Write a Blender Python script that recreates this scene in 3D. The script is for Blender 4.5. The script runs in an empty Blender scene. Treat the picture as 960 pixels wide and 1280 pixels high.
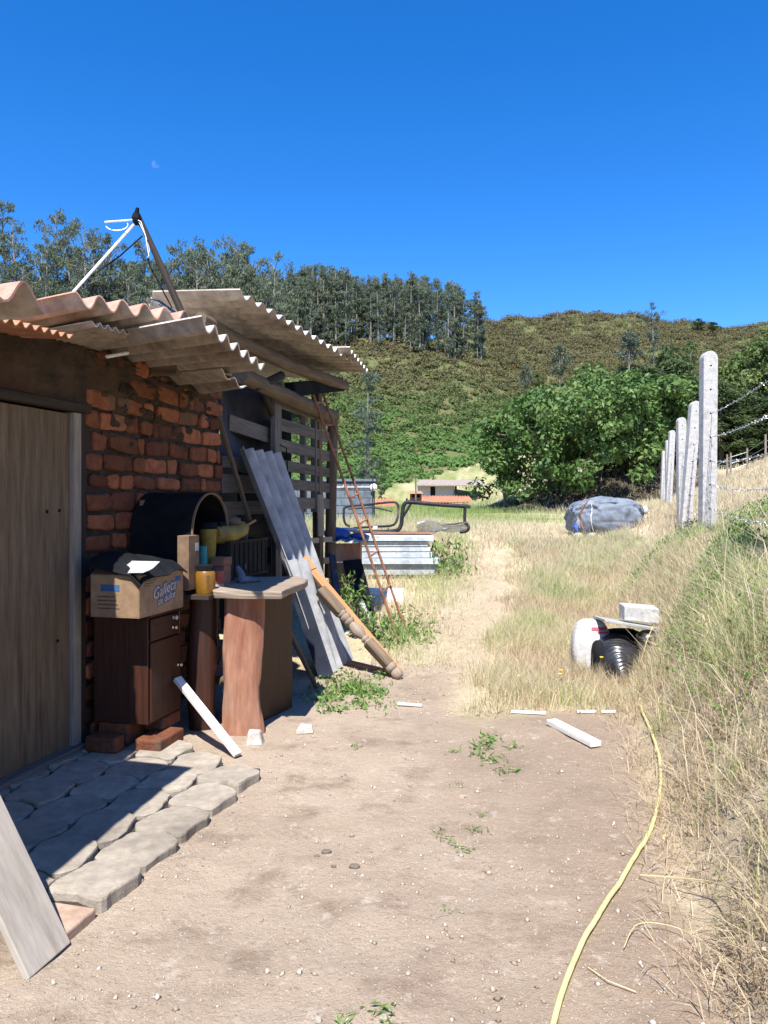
import bpy, bmesh, math, random
import numpy as np
from mathutils import Vector, Matrix
random.seed(7); rng = np.random.default_rng(7)
C = bpy.context.scene.collection
V = Vector
F0, HZ, CH = 960.0, 625.0, 1.5            # focal length in photo pixels, horizon row, eye height

# ---------------------------------------------------------------- placement helpers
def P(px, py, Y): return V(((px-480)/F0*Y, Y, CH-(py-HZ)/F0*Y))
WD = V((0.25, 1, 0)).normalized(); WN = V((WD.y, -WD.x, 0)); WA = V((-1.8, 4.6, 0))
def F(s, o, z): return WA + WD*s + WN*o + V((0, 0, z))     # along the house wall, out from it, up

# ---------------------------------------------------------------- numpy noise + terrain
def _h(ix, iy, s):
    n = (ix*374761393 + iy*668265263 + s*974711) & 0x7fffffff
    n = ((n ^ (n >> 13))*1274126177) & 0x7fffffff
    return ((n ^ (n >> 16)) & 0xffff)/65535.0
def vn(x, y, s=0):
    x = np.asarray(x, float); y = np.asarray(y, float)
    ix = np.floor(x).astype(np.int64); iy = np.floor(y).astype(np.int64)
    fx = x-ix; fy = y-iy; fx = fx*fx*(3-2*fx); fy = fy*fy*(3-2*fy)
    return (_h(ix,iy,s)*(1-fx)+_h(ix+1,iy,s)*fx)*(1-fy)+(_h(ix,iy+1,s)*(1-fx)+_h(ix+1,iy+1,s)*fx)*fy
def fbm(x, y, o=4, s=0):
    r = 0; a = .5
    for k in range(o):
        r = r+a*(vn(x, y, s+k)-.5); x = np.asarray(x)*2.03+11.3; y = np.asarray(y)*2.03+5.7; a *= .5
    return r
def sm(a, b, x):
    t = np.clip((x-a)/(b-a), 0, 1); return t*t*(3-2*t)
def XE(Y): return 1.0+.24*(np.asarray(Y, float)-2.3)
def XF(Y):
    Y = np.asarray(Y, float); return 3.52+np.where(Y < 8.35, .283, .34)*(Y-8.35)
_zy = np.linspace(-20, 130, 1501)
_zz = np.interp(_zy, [-20,7,9,12,15,20,27,40,60,80,130], [0,0,.1,.4,.65,.85,1.05,1.12,1.05,1.25,1.6])
_k = np.ones(15)/15; _zz[10:-10] = np.convolve(_zz, _k, 'same')[10:-10]
def pxof(X, Y): return 480+960*X/np.maximum(Y, 5.0)
def hill_t(px, Y):
    Yb = np.interp(px, [150, 480, 700], [44, 78, 84]); Yr = np.interp(px, [100, 300, 560, 660], [108, 140, 165, 215])
    T = np.interp(px, [-600,0,200,330,450,560,600,650,700,750,800,850,900,930,960,1300],
                      [200,236,226,205,202,206,218,226,229,228,226,219,211,215,219,240])
    u = (Y-Yb)/(Yr-Yb); t = T*np.clip(u, 0, 1)**.85
    return t-np.clip(Y-Yr, 0, None)*.55*(T/220)
def H(X, Y, fine=True):
    X = np.asarray(X, float); Y = np.asarray(Y, float)
    xe = XE(Y); xf = XF(Y); w = np.clip((X-xe)/np.maximum(xf-xe, .5), 0, 1); s = w**.85; s = s*s*(3-2*s)
    z = np.interp(Y, _zy, _zz) + np.interp(Y, [0,8,11.8,14.5,20,30,42], [1.1,1.08,.66,.45,.45,.3,0])*s
    z = z + .42*np.clip(X-xf, 0, 12)*(1-sm(45, 80, Y))
    z = z + 1.5*sm(28.2, 31.8, Y)*(1-sm(42, 60, Y))*sm(3.8, 9, X)*(1-sm(11, 15, X))
    px = pxof(X, Y); z = z + np.where(Y > 40, hill_t(px, Y)*Y/960, 0)
    if fine:
        off = sm(-.3, .4, X-xe)
        z = z + fbm(X*2.2, Y*2.2, 4, 3)*(.03+.10*off)*np.clip(1.4-Y/30, .3, 1)*np.where(X < -1.2, .3, 1)
        z = z + (fbm(X*9, Y*9, 3, 9)*.018+fbm(X*3.3, Y*3.3, 2, 19)*.03)*(Y < 12)*np.where(X-.25*Y < -1.72, .25, 1)
        z = z + fbm(X*.5, Y*.5, 3, 15)*.12*sm(10, 20, Y)
        z = z + np.where(Y > 60, fbm(X*.09, Y*.09, 4, 5)*5.0*sm(70, 120, Y), 0)
    return z
def hz(x, y): return float(H(np.array([x]), np.array([y]))[0])
def ray_ground(px, py, y0=20, y1=260):
    Y = np.linspace(y0, y1, 3000); X = (px-480)/F0*Y; z = CH-(py-HZ)/F0*Y
    i = np.argmax(H(X, Y) > z) or len(Y)-1
    return float(X[i]), float(Y[i]), hz(X[i], Y[i])

# ---------------------------------------------------------------- materials
def mat(name, c1, c2, scale=6, rough=.85, bump=.3, bscale=None, metallic=0, c3=None, uv=False, st=(1,1,1), tint=0,
        transl=0, dist=.01, spec=.3, lo=.35, hi=.65, c3pos=(.55,.68), grime=.22):
    m = bpy.data.materials.new(name); m.use_nodes = True; N = m.node_tree.nodes; L = m.node_tree.links
    b = N['Principled BSDF']; out = N['Material Output']
    tc = N.new('ShaderNodeTexCoord'); mp = N.new('ShaderNodeMapping'); mp.inputs['Scale'].default_value = st
    L.new(tc.outputs['UV' if uv else 'Object'], mp.inputs[0])
    def noise(sc, det=7):
        n = N.new('ShaderNodeTexNoise'); n.inputs['Scale'].default_value = sc; n.inputs['Detail'].default_value = det
        n.inputs['Roughness'].default_value = .62; L.new(mp.outputs[0], n.inputs['Vector']); return n
    def mix(fac, a, bb, blend='MIX'):
        x = N.new('ShaderNodeMix'); x.data_type = 'RGBA'; x.blend_type = blend
        for sock, val in ((x.inputs[0], fac), (x.inputs[6], a), (x.inputs[7], bb)):
            if hasattr(val, 'links'): L.new(val, sock)
            else: sock.default_value = val if isinstance(val, (int, float)) else (*val[:3], 1)
        return x.outputs[2]
    def rng_(src, a, bb, c=0, d=1):
        r = N.new('ShaderNodeMapRange'); r.inputs[1].default_value = a; r.inputs[2].default_value = bb
        r.inputs[3].default_value = c; r.inputs[4].default_value = d; L.new(src, r.inputs[0]); return r.outputs[0]
    col = mix(rng_(noise(scale).outputs[0], lo, hi), c1, c2)
    if c3: col = mix(rng_(noise(scale*.27).outputs[0], *c3pos), col, c3)
    if grime:
        gg = N.new('ShaderNodeCombineColor'); gf = rng_(noise(scale*2.7, 9).outputs[0], .3, .7, 1-grime, 1+grime*.7)
        for k in range(3): L.new(gf, gg.inputs[k])
        col = mix(1.0, col, gg.outputs[0], 'MULTIPLY')
    if tint:
        at = N.new('ShaderNodeAttribute'); at.attribute_name = 'tint'
        g = N.new('ShaderNodeCombineColor'); f = rng_(at.outputs['Fac'], 0, 1, 1-tint, 1+tint)
        for k in range(3): L.new(f, g.inputs[k])
        col = mix(1.0, col, g.outputs[0], 'MULTIPLY')
    L.new(col, b.inputs['Base Color']); b.inputs['Roughness'].default_value = rough
    b.inputs['Metallic'].default_value = metallic; b.inputs['Specular IOR Level'].default_value = spec
    if bump:
        bp = N.new('ShaderNodeBump'); bp.inputs['Strength'].default_value = bump; bp.inputs['Distance'].default_value = dist
        L.new(noise(bscale or scale*3).outputs[0], bp.inputs['Height']); L.new(bp.outputs[0], b.inputs['Normal'])
    if transl:
        t = N.new('ShaderNodeBsdfTranslucent'); L.new(col, t.inputs[0]); ms = N.new('ShaderNodeMixShader'); ms.inputs[0].default_value = transl
        L.new(b.outputs[0], ms.inputs[1]); L.new(t.outputs[0], ms.inputs[2]); L.new(ms.outputs[0], out.inputs[0])
    return m
def ramp_mat(name, stops, attr='tint', rough=.7, transl=.25, spec=.2):
    m = bpy.data.materials.new(name); m.use_nodes = True; N = m.node_tree.nodes; L = m.node_tree.links
    b = N['Principled BSDF']; at = N.new('ShaderNodeAttribute'); at.attribute_name = attr
    r = N.new('ShaderNodeValToRGB'); e = r.color_ramp.elements
    while len(e) < len(stops): e.new(.5)
    for k, (p, c) in enumerate(stops): e[k].position = p; e[k].color = (*c, 1)
    L.new(at.outputs['Fac'], r.inputs[0]); L.new(r.outputs[0], b.inputs['Base Color'])
    b.inputs['Roughness'].default_value = rough; b.inputs['Specular IOR Level'].default_value = spec
    if transl:
        t = N.new('ShaderNodeBsdfTranslucent'); L.new(r.outputs[0], t.inputs[0]); ms = N.new('ShaderNodeMixShader'); ms.inputs[0].default_value = transl
        L.new(b.outputs[0], ms.inputs[1]); L.new(t.outputs[0], ms.inputs[2]); L.new(ms.outputs[0], N['Material Output'].inputs[0])
    return m
def wood(name, c1, c2, rough=.8, c3=None, bump=.35, gr=26, spec=.25):
    return mat(name, c1, c2, scale=1.6, rough=rough, bump=bump, bscale=3, uv=True, st=(1.3, gr, 1), c3=c3, dist=.006, lo=.3, hi=.7, spec=spec, tint=.18)

M = {}
M['grey_wood'] = wood('grey_wood', (.085,.077,.068), (.185,.168,.148), c3=(.05,.044,.038))
M['dark_wood'] = wood('dark_wood', (.022,.017,.013), (.055,.041,.031))
M['brown_wood'] = wood('brown_wood', (.022,.008,.005), (.06,.02,.010), rough=.5, spec=.4)
M['red_wood'] = wood('red_wood', (.20,.075,.042), (.40,.22,.145), c3=(.30,.21,.155), gr=9)
M['orange_wood'] = wood('orange_wood', (.29,.145,.062), (.41,.22,.105))
M['log_wood'] = wood('log_wood', (.08,.058,.04), (.19,.14,.092), gr=12)
M['ply'] = wood('ply', (.115,.08,.047), (.245,.182,.115), c3=(.06,.04,.024), gr=15)
M['slab_wood'] = wood('slab_wood', (.20,.155,.115), (.35,.28,.215))
M['pale_board'] = wood('pale_board', (.25,.215,.17), (.37,.325,.265), c3=(.16,.13,.105), gr=9)
M['plank_pale'] = wood('plank_pale', (.36,.315,.26), (.50,.45,.385), c3=(.25,.215,.175), gr=8)
M['white_wood'] = wood('white_wood', (.52,.50,.47), (.68,.67,.64), gr=10)
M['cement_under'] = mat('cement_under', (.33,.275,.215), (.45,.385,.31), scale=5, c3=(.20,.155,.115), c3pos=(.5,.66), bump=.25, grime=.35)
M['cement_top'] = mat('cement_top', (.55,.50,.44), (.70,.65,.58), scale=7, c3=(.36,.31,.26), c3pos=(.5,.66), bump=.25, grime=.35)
M['pink_top'] = mat('pink_top', (.42,.21,.155), (.52,.29,.22), scale=9, c3=(.34,.17,.13), bump=.15)
M['cement_orange'] = mat('cement_orange', (.33,.15,.08), (.45,.22,.12), scale=8, c3=(.2,.10,.06))
M['sheet_grey'] = mat('sheet_grey', (.27,.28,.29), (.43,.43,.43), scale=6, c3=(.21,.21,.215), bump=.2, grime=.08)
M['brick'] = mat('brick', (.18,.058,.028), (.28,.102,.047), scale=9, bump=1, bscale=24, c3=(.12,.085,.065), tint=.6, dist=.012)
M['brick_pale'] = mat('brick_pale', (.33,.225,.165), (.42,.30,.225), scale=9, bump=.8, bscale=40, dist=.006)
M['mortar'] = mat('mortar', (.038,.030,.024), (.075,.06,.048), scale=12, bump=1, bscale=30, dist=.03)
M['mud'] = mat('mud', (.042,.028,.019), (.08,.05,.031), scale=5, bump=1, bscale=10, dist=.05, c3=(.10,.047,.026))
M['paver'] = mat('paver', (.265,.23,.185), (.36,.315,.255), scale=7, bump=.7, bscale=60, c3=(.215,.185,.15), tint=.16, dist=.006)
M['rust'] = mat('rust', (.22,.085,.045), (.36,.17,.10), scale=14, rough=.8, c3=(.10,.05,.04), bump=.3)
M['white_pipe'] = mat('white_pipe', (.78,.78,.76), (.86,.86,.84), scale=5, rough=.5, bump=.05)
M['black'] = mat('black', (.006,.007,.009), (.014,.015,.018), scale=6, rough=.85, bump=.2, spec=.12)
M['crate_black'] = mat('crate_black', (.016,.015,.014), (.028,.026,.024), scale=8, rough=.8, bump=.1, spec=.15)
M['black_gloss'] = mat('black_gloss', (.012,.012,.014), (.03,.03,.034), scale=10, rough=.28, bump=.2, spec=.6)
M['navy_tarp'] = mat('navy_tarp', (.018,.022,.036), (.035,.042,.065), scale=4, rough=.6, bump=.3)
M['cardboard'] = mat('cardboard', (.24,.155,.088), (.29,.195,.115), scale=7, bump=.1, c3=(.21,.135,.08))
M['card_dark'] = mat('card_dark', (.15,.095,.06), (.21,.14,.085), scale=7, bump=.1)
M['paper'] = mat('paper', (.33,.34,.35), (.42,.43,.44), scale=12, bump=.1)
M['blue_ink'] = mat('blue_ink', (.035,.09,.2), (.05,.12,.26), scale=14, bump=0)
M['ink_light'] = mat('ink_light', (.42,.34,.25), (.50,.41,.31), scale=14, bump=0)
M['dark_ink'] = mat('dark_ink', (.07,.05,.04), (.11,.08,.06), scale=14, bump=0)
M['yellow_plastic'] = mat('yellow_plastic', (.17,.078,.010), (.23,.115,.013), scale=6, rough=.4, bump=.05)
M['yellow_rubber'] = mat('yellow_rubber', (.20,.14,.025), (.30,.22,.035), scale=9, rough=.6, bump=.2, c3=(.09,.07,.03))
M['red_plastic'] = mat('red_plastic', (.38,.07,.06), (.45,.10,.08), scale=6, rough=.5, bump=.05)
M['teal'] = mat('teal', (.03,.22,.24), (.05,.30,.32), scale=6, rough=.5, bump=.05)
M['brass'] = mat('brass', (.75,.58,.30), (.85,.68,.38), scale=9, rough=.25, metallic=1, bump=.05)
M['blue_bag'] = mat('blue_bag', (.03,.07,.28), (.06,.13,.42), scale=9, rough=.5, bump=.5)
M['panel_paint'] = mat('panel_paint', (.34,.38,.41), (.52,.56,.58), scale=6, c3=(.30,.19,.13), c3pos=(.60,.66), bump=.2, rough=.8, tint=.3)
M['black_steel'] = mat('black_steel', (.014,.016,.02), (.03,.032,.036), scale=9, spec=.2, rough=.5, bump=.15, c3=(.10,.065,.045))
M['wire'] = mat('wire', (.42,.44,.46), (.58,.6,.62), scale=30, rough=.45, metallic=.6, bump=.1)
M['block_wall'] = mat('block_wall', (.10,.125,.145), (.16,.185,.205), scale=6, bump=.4, tint=.15, dist=.01)
M['block_joint'] = mat('block_joint', (.055,.065,.075), (.085,.09,.1), scale=6)
M['tile_red'] = mat('tile_red', (.46,.17,.09), (.60,.27,.16), scale=3, c3=(.34,.16,.1), bump=.4, tint=.25)
M['pink_wall'] = mat('pink_wall', (.50,.41,.38), (.58,.48,.45), scale=2, bump=.1)
M['thatch_roof'] = mat('thatch_roof', (.26,.215,.18), (.35,.29,.25), scale=3, bump=.3)
M['stone'] = mat('stone', (.38,.34,.29), (.54,.49,.43), scale=9, bump=.6, c3=(.3,.25,.2))
M['pebble'] = mat('pebble', (.28,.24,.195), (.42,.37,.31), scale=12, bump=.4)
M['conc_post'] = mat('conc_post', (.37,.36,.35), (.50,.49,.475), scale=18, bump=.5, c3=(.29,.28,.265), dist=.006)
M['block_white'] = mat('block_white', (.36,.355,.345), (.48,.475,.46), scale=12, bump=.5)
M['tarp_blue'] = mat('tarp_blue', (.105,.127,.16), (.20,.232,.28), scale=3.5, rough=.65, bump=.8, bscale=9, c3=(.165,.19,.24), dist=.02)
M['strap_brown'] = mat('strap_brown', (.22,.11,.07), (.32,.17,.11), scale=9)
M['sack_white'] = mat('sack_white', (.46,.45,.44), (.60,.59,.58), scale=8, rough=.6, bump=.5, bscale=20)
M['sack_red'] = mat('sack_red', (.30,.05,.08), (.42,.08,.12), scale=14, rough=.6)
M['hose'] = mat('hose', (.50,.47,.20), (.62,.58,.27), scale=12, rough=.5, bump=.1, c3=(.44,.38,.19))
M['bark'] = mat('bark', (.10,.08,.06), (.20,.165,.13), scale=6, bump=.6)
M['bark_pale'] = mat('bark_pale', (.15,.13,.11), (.28,.255,.22), scale=2, bump=.3)
M['post_wood'] = mat('post_wood', (.20,.16,.12), (.32,.27,.21), scale=8)
M['flower'] = mat('flower', (.85,.62,.02), (.90,.70,.04), scale=9, bump=0, rough=.6)
M['euc_leaf'] = ramp_mat('euc_leaf', [(0,(.095,.12,.075)), (.5,(.13,.16,.10)), (1,(.19,.215,.14))])
M['euc_pale'] = ramp_mat('euc_pale', [(0,(.07,.10,.075)), (.5,(.115,.15,.105)), (1,(.18,.21,.155))])
M['broad_leaf'] = ramp_mat('broad_leaf', [(0,(.040,.085,.022)), (.5,(.085,.155,.04)), (.85,(.145,.225,.065)), (1,(.20,.235,.085))], rough=.55, spec=.22)
M['conif_leaf'] = ramp_mat('conif_leaf', [(0,(.03,.055,.02)), (.6,(.065,.10,.035)), (1,(.14,.165,.058))])
M['shrub_leaf'] = ramp_mat('shrub_leaf', [(0,(.06,.105,.03)), (.5,(.12,.18,.052)), (1,(.25,.27,.10))])
M['scrub_leaf'] = ramp_mat('scrub_leaf', [(0,(.135,.12,.058)), (.3,(.145,.14,.06)), (.5,(.115,.14,.05)), (.72,(.10,.15,.045)), (1,(.115,.215,.055))], transl=.35)
M['weed_leaf'] = ramp_mat('weed_leaf', [(0,(.07,.15,.03)), (.6,(.15,.26,.065)), (1,(.27,.36,.12))])
M['grass_blade'] = ramp_mat('grass_blade', [(0,(.42,.32,.21)), (.28,(.72,.61,.44)), (.52,(.70,.63,.42)), (.72,(.49,.53,.25)), (1,(.27,.38,.11))], transl=.5)

# ---------------------------------------------------------------- mesh builder
class MB:
    def __init__(s): s.v = []; s.f = []; s.uv = []; s.mi = []; s.t = []
    def add(s, vs, fs, uvs=None, mi=0, tint=.5):
        n = len(s.v); s.v += [tuple(v) for v in vs]
        for k, f in enumerate(fs):
            s.f.append([n+i for i in f]); s.mi.append(mi); s.t.append(tint)
            s.uv += ([uvs[i] for i in f] if uvs and not isinstance(uvs[0], list) else uvs[k] if uvs else [(vs[i][0], vs[i][1]) for i in f])
    def prism8(s, c, mi=0, tint=None, ul=None):
        """c: bottom ring of four then top ring of four; grain runs from ring to ring"""
        c = [V(x) for x in c]; L = (c[4]-c[0]).length; ro = random.random()*9; tint = random.random() if tint is None else tint
        fs, us = [], []; acc = 0
        for i in range(4):
            j = (i+1) % 4; w = (c[j]-c[i]).length
            fs.append([i, j, j+4, i+4]); us.append([(ro, ro+acc), (ro, ro+acc+w), (ro+L, ro+acc+w), (ro+L, ro+acc)]); acc += w
        for q in ([3,2,1,0], [4,5,6,7]):
            fs.append(q); us.append([(ro+(c[i]-c[q[0]]).length*.3, ro+.02*k) for k, i in enumerate(q)])
        s.add(c, fs, us, mi, tint)
    def beam(s, p0, p1, w, t, up=(0,0,1), mi=0, w1=None, tint=None):
        p0, p1 = V(p0), V(p1); d = (p1-p0).normalized(); u = V(up); u = u-d*u.dot(d)
        if u.length < 1e-4: u = V((1,0,0))-d*d.x
        u.normalize(); sd = d.cross(u); w1 = w if w1 is None else w1
        r = lambda p, ww: [p-sd*ww/2-u*t/2, p+sd*ww/2-u*t/2, p+sd*ww/2+u*t/2, p-sd*ww/2+u*t/2]
        s.prism8(r(p0, w)+r(p1, w1), mi, tint)
    def fbox(s, s0, s1, o0, o1, z0, z1, mi=0, fr=F, axis=0, tint=None):
        a = lambda i, j, k: fr((s0,s1)[i], (o0,o1)[j], (z0,z1)[k])
        if axis == 0: c = [a(0,0,0),a(0,1,0),a(0,1,1),a(0,0,1), a(1,0,0),a(1,1,0),a(1,1,1),a(1,0,1)]
        elif axis == 1: c = [a(0,0,0),a(0,0,1),a(1,0,1),a(1,0,0), a(0,1,0),a(0,1,1),a(1,1,1),a(1,1,0)]
        else: c = [a(0,0,0),a(1,0,0),a(1,1,0),a(0,1,0), a(0,0,1),a(1,0,1),a(1,1,1),a(0,1,1)]
        s.prism8(c, mi, tint)
    def tube(s, pts, r, n=8, mi=0, tint=.5, wob=0):
        pts = [V(p) for p in pts]; k = len(pts); R = r if isinstance(r, (list, tuple)) else [r]*k
        vs, us, u = [], [], 0; ref = None
        for i, p in enumerate(pts):
            d = (pts[min(i+1,k-1)]-pts[max(i-1,0)]).normalized()
            if ref is None: ref = V((0,0,1)) if abs(d.z) < .9 else V((1,0,0))
            a = (ref-d*ref.dot(d)).normalized(); ref = a; b = d.cross(a)
            if i: u += (p-pts[i-1]).length
            for q in range(n):
                th = 2*math.pi*q/n; rr = R[i]*(1+(random.random()-.5)*wob)
                vs.append(p+a*math.cos(th)*rr+b*math.sin(th)*rr); us.append((u, q/n*2*math.pi*max(R)))
        fs = [[i*n+q, i*n+(q+1) % n, (i+1)*n+(q+1) % n, (i+1)*n+q] for i in range(k-1) for q in range(n)]
        fs += [list(range(n))[::-1], [(k-1)*n+q for q in range(n)]]
        s.add(vs, fs, us, mi, tint)
    def lathe(s, p0, p1, prof, n=14, mi=0):
        p0, p1 = V(p0), V(p1); s.tube([p0+(p1-p0)*t for t, _ in prof], [r for _, r in prof], n, mi)
    def grid(s, fn, nu, nv, thick=0, mi=0, mi2=None, uvs=1.0, closed=False):
        """fn(u,v)->point for u,v in 0..1; optional solid thickness"""
        pts = [[V(fn(i/nu, j/nv)) for j in range(nv+1)] for i in range(nu+1)]
        flat = [p for r in pts for p in r]; W = nv+1
        uv = [(i/nu*uvs, j/nv*uvs) for i in range(nu+1) for j in range(nv+1)]
        fs = [[i*W+j, (i+1)*W+j, (i+1)*W+j+1, i*W+j+1] for i in range(nu) for j in range(nv)]
        if not thick: s.add(flat, fs, uv, mi); return
        nrm = []
        for i in range(nu+1):
            for j in range(nv+1):
                a = pts[min(i+1,nu)][j]-pts[max(i-1,0)][j]; b = pts[i][min(j+1,nv)]-pts[i][max(j-1,0)]
                nrm.append(a.cross(b).normalized())
        low = [p-n*thick for p, n in zip(flat, nrm)]; K = len(flat)
        s.add(flat, fs, uv, mi)
        m2 = mi if mi2 is None else mi2; n0 = len(s.v)-K; 
        base = len(s.v); s.v += [tuple(p) for p in low]
        def face(ids, m, ul):
            s.f.append(ids); s.mi.append(m); s.t.append(.5); s.uv += ul
        for f in fs: face([base+i for i in f][::-1], m2, [uv[i] for i in f][::-1])
        rim = [i*W for i in range(nu+1)]+[nu*W+j for j in range(1,nv+1)]+[i*W+nv for i in range(nu-1,-1,-1)]+[j for j in range(nv-1,0,-1)]
        for a, b in zip(rim, rim[1:]+rim[:1]): face([n0+b, n0+a, base+a, base+b], mi, [uv[b], uv[a], uv[a], uv[b]])
    def blob(s, c, r, nu=10, nv=8, jit=.1, mi=0, fn=None, tint=.5):
        c = V(c); r = V(r) if hasattr(r, '__len__') else V((r,r,r)); vs = []; ph = random.random()*50
        for j in range(nv+1):
            th = math.pi*j/nv
            for i in range(nu):
                f = 2*math.pi*i/nu; d = V((math.sin(th)*math.cos(f), math.sin(th)*math.sin(f), math.cos(th)))
                k = 1+jit*2*float(fbm(d.x*1.7+ph+d.z, d.y*1.7+ph-d.z*.7, 3, 4)); p = V((d.x*r.x*k, d.y*r.y*k, d.z*r.z*k))
                vs.append(c+(fn(p) if fn else p))
        fs = [[j*nu+i, (j+1)*nu+i, (j+1)*nu+(i+1) % nu, j*nu+(i+1) % nu] for j in range(nv) for i in range(nu)]
        s.add(vs, fs, None, mi, tint)
    def build(s, name, mats, parent=None, smooth=False, bevel=0, base=None, sub=0):
        mats = mats if isinstance(mats, (list, tuple)) else [mats]
        a = np.array(s.v)
        if parent is not None: org = world(parent)
        else: org = V(base) if base is not None else V(((a[:,0].min()+a[:,0].max())/2, (a[:,1].min()+a[:,1].max())/2, a[:,2].min()))
        me = bpy.data.meshes.new(name); me.from_pydata([tuple(x) for x in (a-np.array(org))], [], s.f)
        for m in mats: me.materials.append(M[m] if isinstance(m, str) else m)
        me.polygons.foreach_set('material_index', s.mi)
        if smooth: me.polygons.foreach_set('use_smooth', [True]*len(s.f))
        uvl = me.uv_layers.new(name='UVMap'); uvl.data.foreach_set('uv', np.array(s.uv, float).ravel())
        at = me.attributes.new('tint', 'FLOAT', 'FACE'); at.data.foreach_set('value', s.t)
        me.validate(); me.update()
        bm = bmesh.new(); bm.from_mesh(me); bmesh.ops.recalc_face_normals(bm, faces=bm.faces); bm.to_mesh(me); bm.free()
        o = bpy.data.objects.new(name, me); C.objects.link(o)
        if parent is not None: o.parent = parent
        else: o.location = org
        if bevel:
            b = o.modifiers.new('bevel', 'BEVEL'); b.width = bevel; b.segments = 2; b.limit_method = 'ANGLE'
        if sub:
            q = o.modifiers.new('sub', 'SUBSURF'); q.levels = q.render_levels = sub
        if smooth: me.set_sharp_from_angle(angle=math.radians(48))
        return o
def world(o):
    p = V((0,0,0))
    while o is not None: p += o.location; o = o.parent
    return p
def tag(o, label, cat, group=None, kind=None):
    if label: o['label'] = label
    if cat: o['category'] = cat
    if group: o['group'] = group
    if kind: o['kind'] = kind
    return o
def thing(name, label, cat, loc, group=None):
    o = bpy.data.objects.new(name, None); C.objects.link(o); o.location = loc; o.empty_display_size = .1
    return tag(o, label, cat, group)
def part(name, mb, m, parent, **k): return mb.build(name, m, parent, **k)
def struct(o): o['kind'] = 'structure'; return o
def copy_tree(o, parent=None):
    c = o.copy(); C.objects.link(c)
    if parent is not None: c.parent = parent
    for ch in list(o.children): copy_tree(ch, c)
    return c
def np_mesh(name, Vt, Q, tint, m, parent=None, loc=None, smooth=False):
    me = bpy.data.meshes.new(name); Vt = np.ascontiguousarray(Vt, np.float32); Q = np.ascontiguousarray(Q, np.int32); k = Q.shape[1]
    me.vertices.add(len(Vt)); me.vertices.foreach_set('co', Vt.ravel())
    me.loops.add(Q.size); me.loops.foreach_set('vertex_index', Q.ravel())
    me.polygons.add(len(Q)); me.polygons.foreach_set('loop_start', np.arange(0, Q.size, k, dtype=np.int32))
    if smooth: me.polygons.foreach_set('use_smooth', np.ones(len(Q), bool))
    me.update(calc_edges=True)
    at = me.attributes.new('tint', 'FLOAT', 'FACE'); at.data.foreach_set('value', np.ascontiguousarray(tint, np.float32))
    me.materials.append(M[m] if isinstance(m, str) else m)
    o = bpy.data.objects.new(name, me); C.objects.link(o)
    if parent is not None: o.parent = parent
    if loc is not None: o.location = loc
    return o
def unit(a): return a/np.maximum(np.linalg.norm(a, axis=1, keepdims=True), 1e-6)
def leaf_quads(cen, L, W, axis=None, r=rng):
    """diamond leaves, random attitude; axis: preferred long direction (n,3) or None"""
    n = len(cen); a = unit(r.normal(size=(n,3))) if axis is None else unit(axis+r.normal(size=(n,3))*.35)
    b = unit(np.cross(a, r.normal(size=(n,3)))); L = (L*r.uniform(.6,1.4,n))[:,None]; W = (W*r.uniform(.6,1.4,n))[:,None]
    vt = np.stack([cen-a*L/2, cen+b*W/2-a*L*.05, cen+a*L/2, cen-b*W/2-a*L*.05], 1).reshape(-1,3)
    return vt, np.arange(4*n).reshape(-1,4)
def leaf_quads_n(cen, L, W, nrm, jit=.5, r=rng):
    """diamond leaves facing roughly along nrm"""
    n = len(cen); m = unit(unit(nrm)+r.normal(size=(n,3))*jit); a = unit(np.cross(m, r.normal(size=(n,3)))); b = np.cross(m, a)
    L = (L*r.uniform(.6,1.4,n))[:,None]; W = (W*r.uniform(.6,1.4,n))[:,None]
    return np.stack([cen-a*L/2, cen+b*W/2-a*L*.05, cen+a*L/2, cen-b*W/2-a*L*.05], 1).reshape(-1,3), np.arange(4*n).reshape(-1,4)
def clump_pts(cs, rs, per, shell=.55, r=rng, squash=.8):
    cs = np.array(cs, float); rs = np.array(rs, float); idx = np.repeat(np.arange(len(cs)), per)
    d = unit(r.normal(size=(len(idx),3))); k = shell+(1-shell)*r.random(len(idx))**.5
    k[r.random(len(idx)) < .2] *= .6
    p = d*(rs[idx]*k)[:,None]; p[:,2] *= squash
    return cs[idx]+p, idx
SKY, SUN, EXPO = .085, 5.0, 1.0
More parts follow.
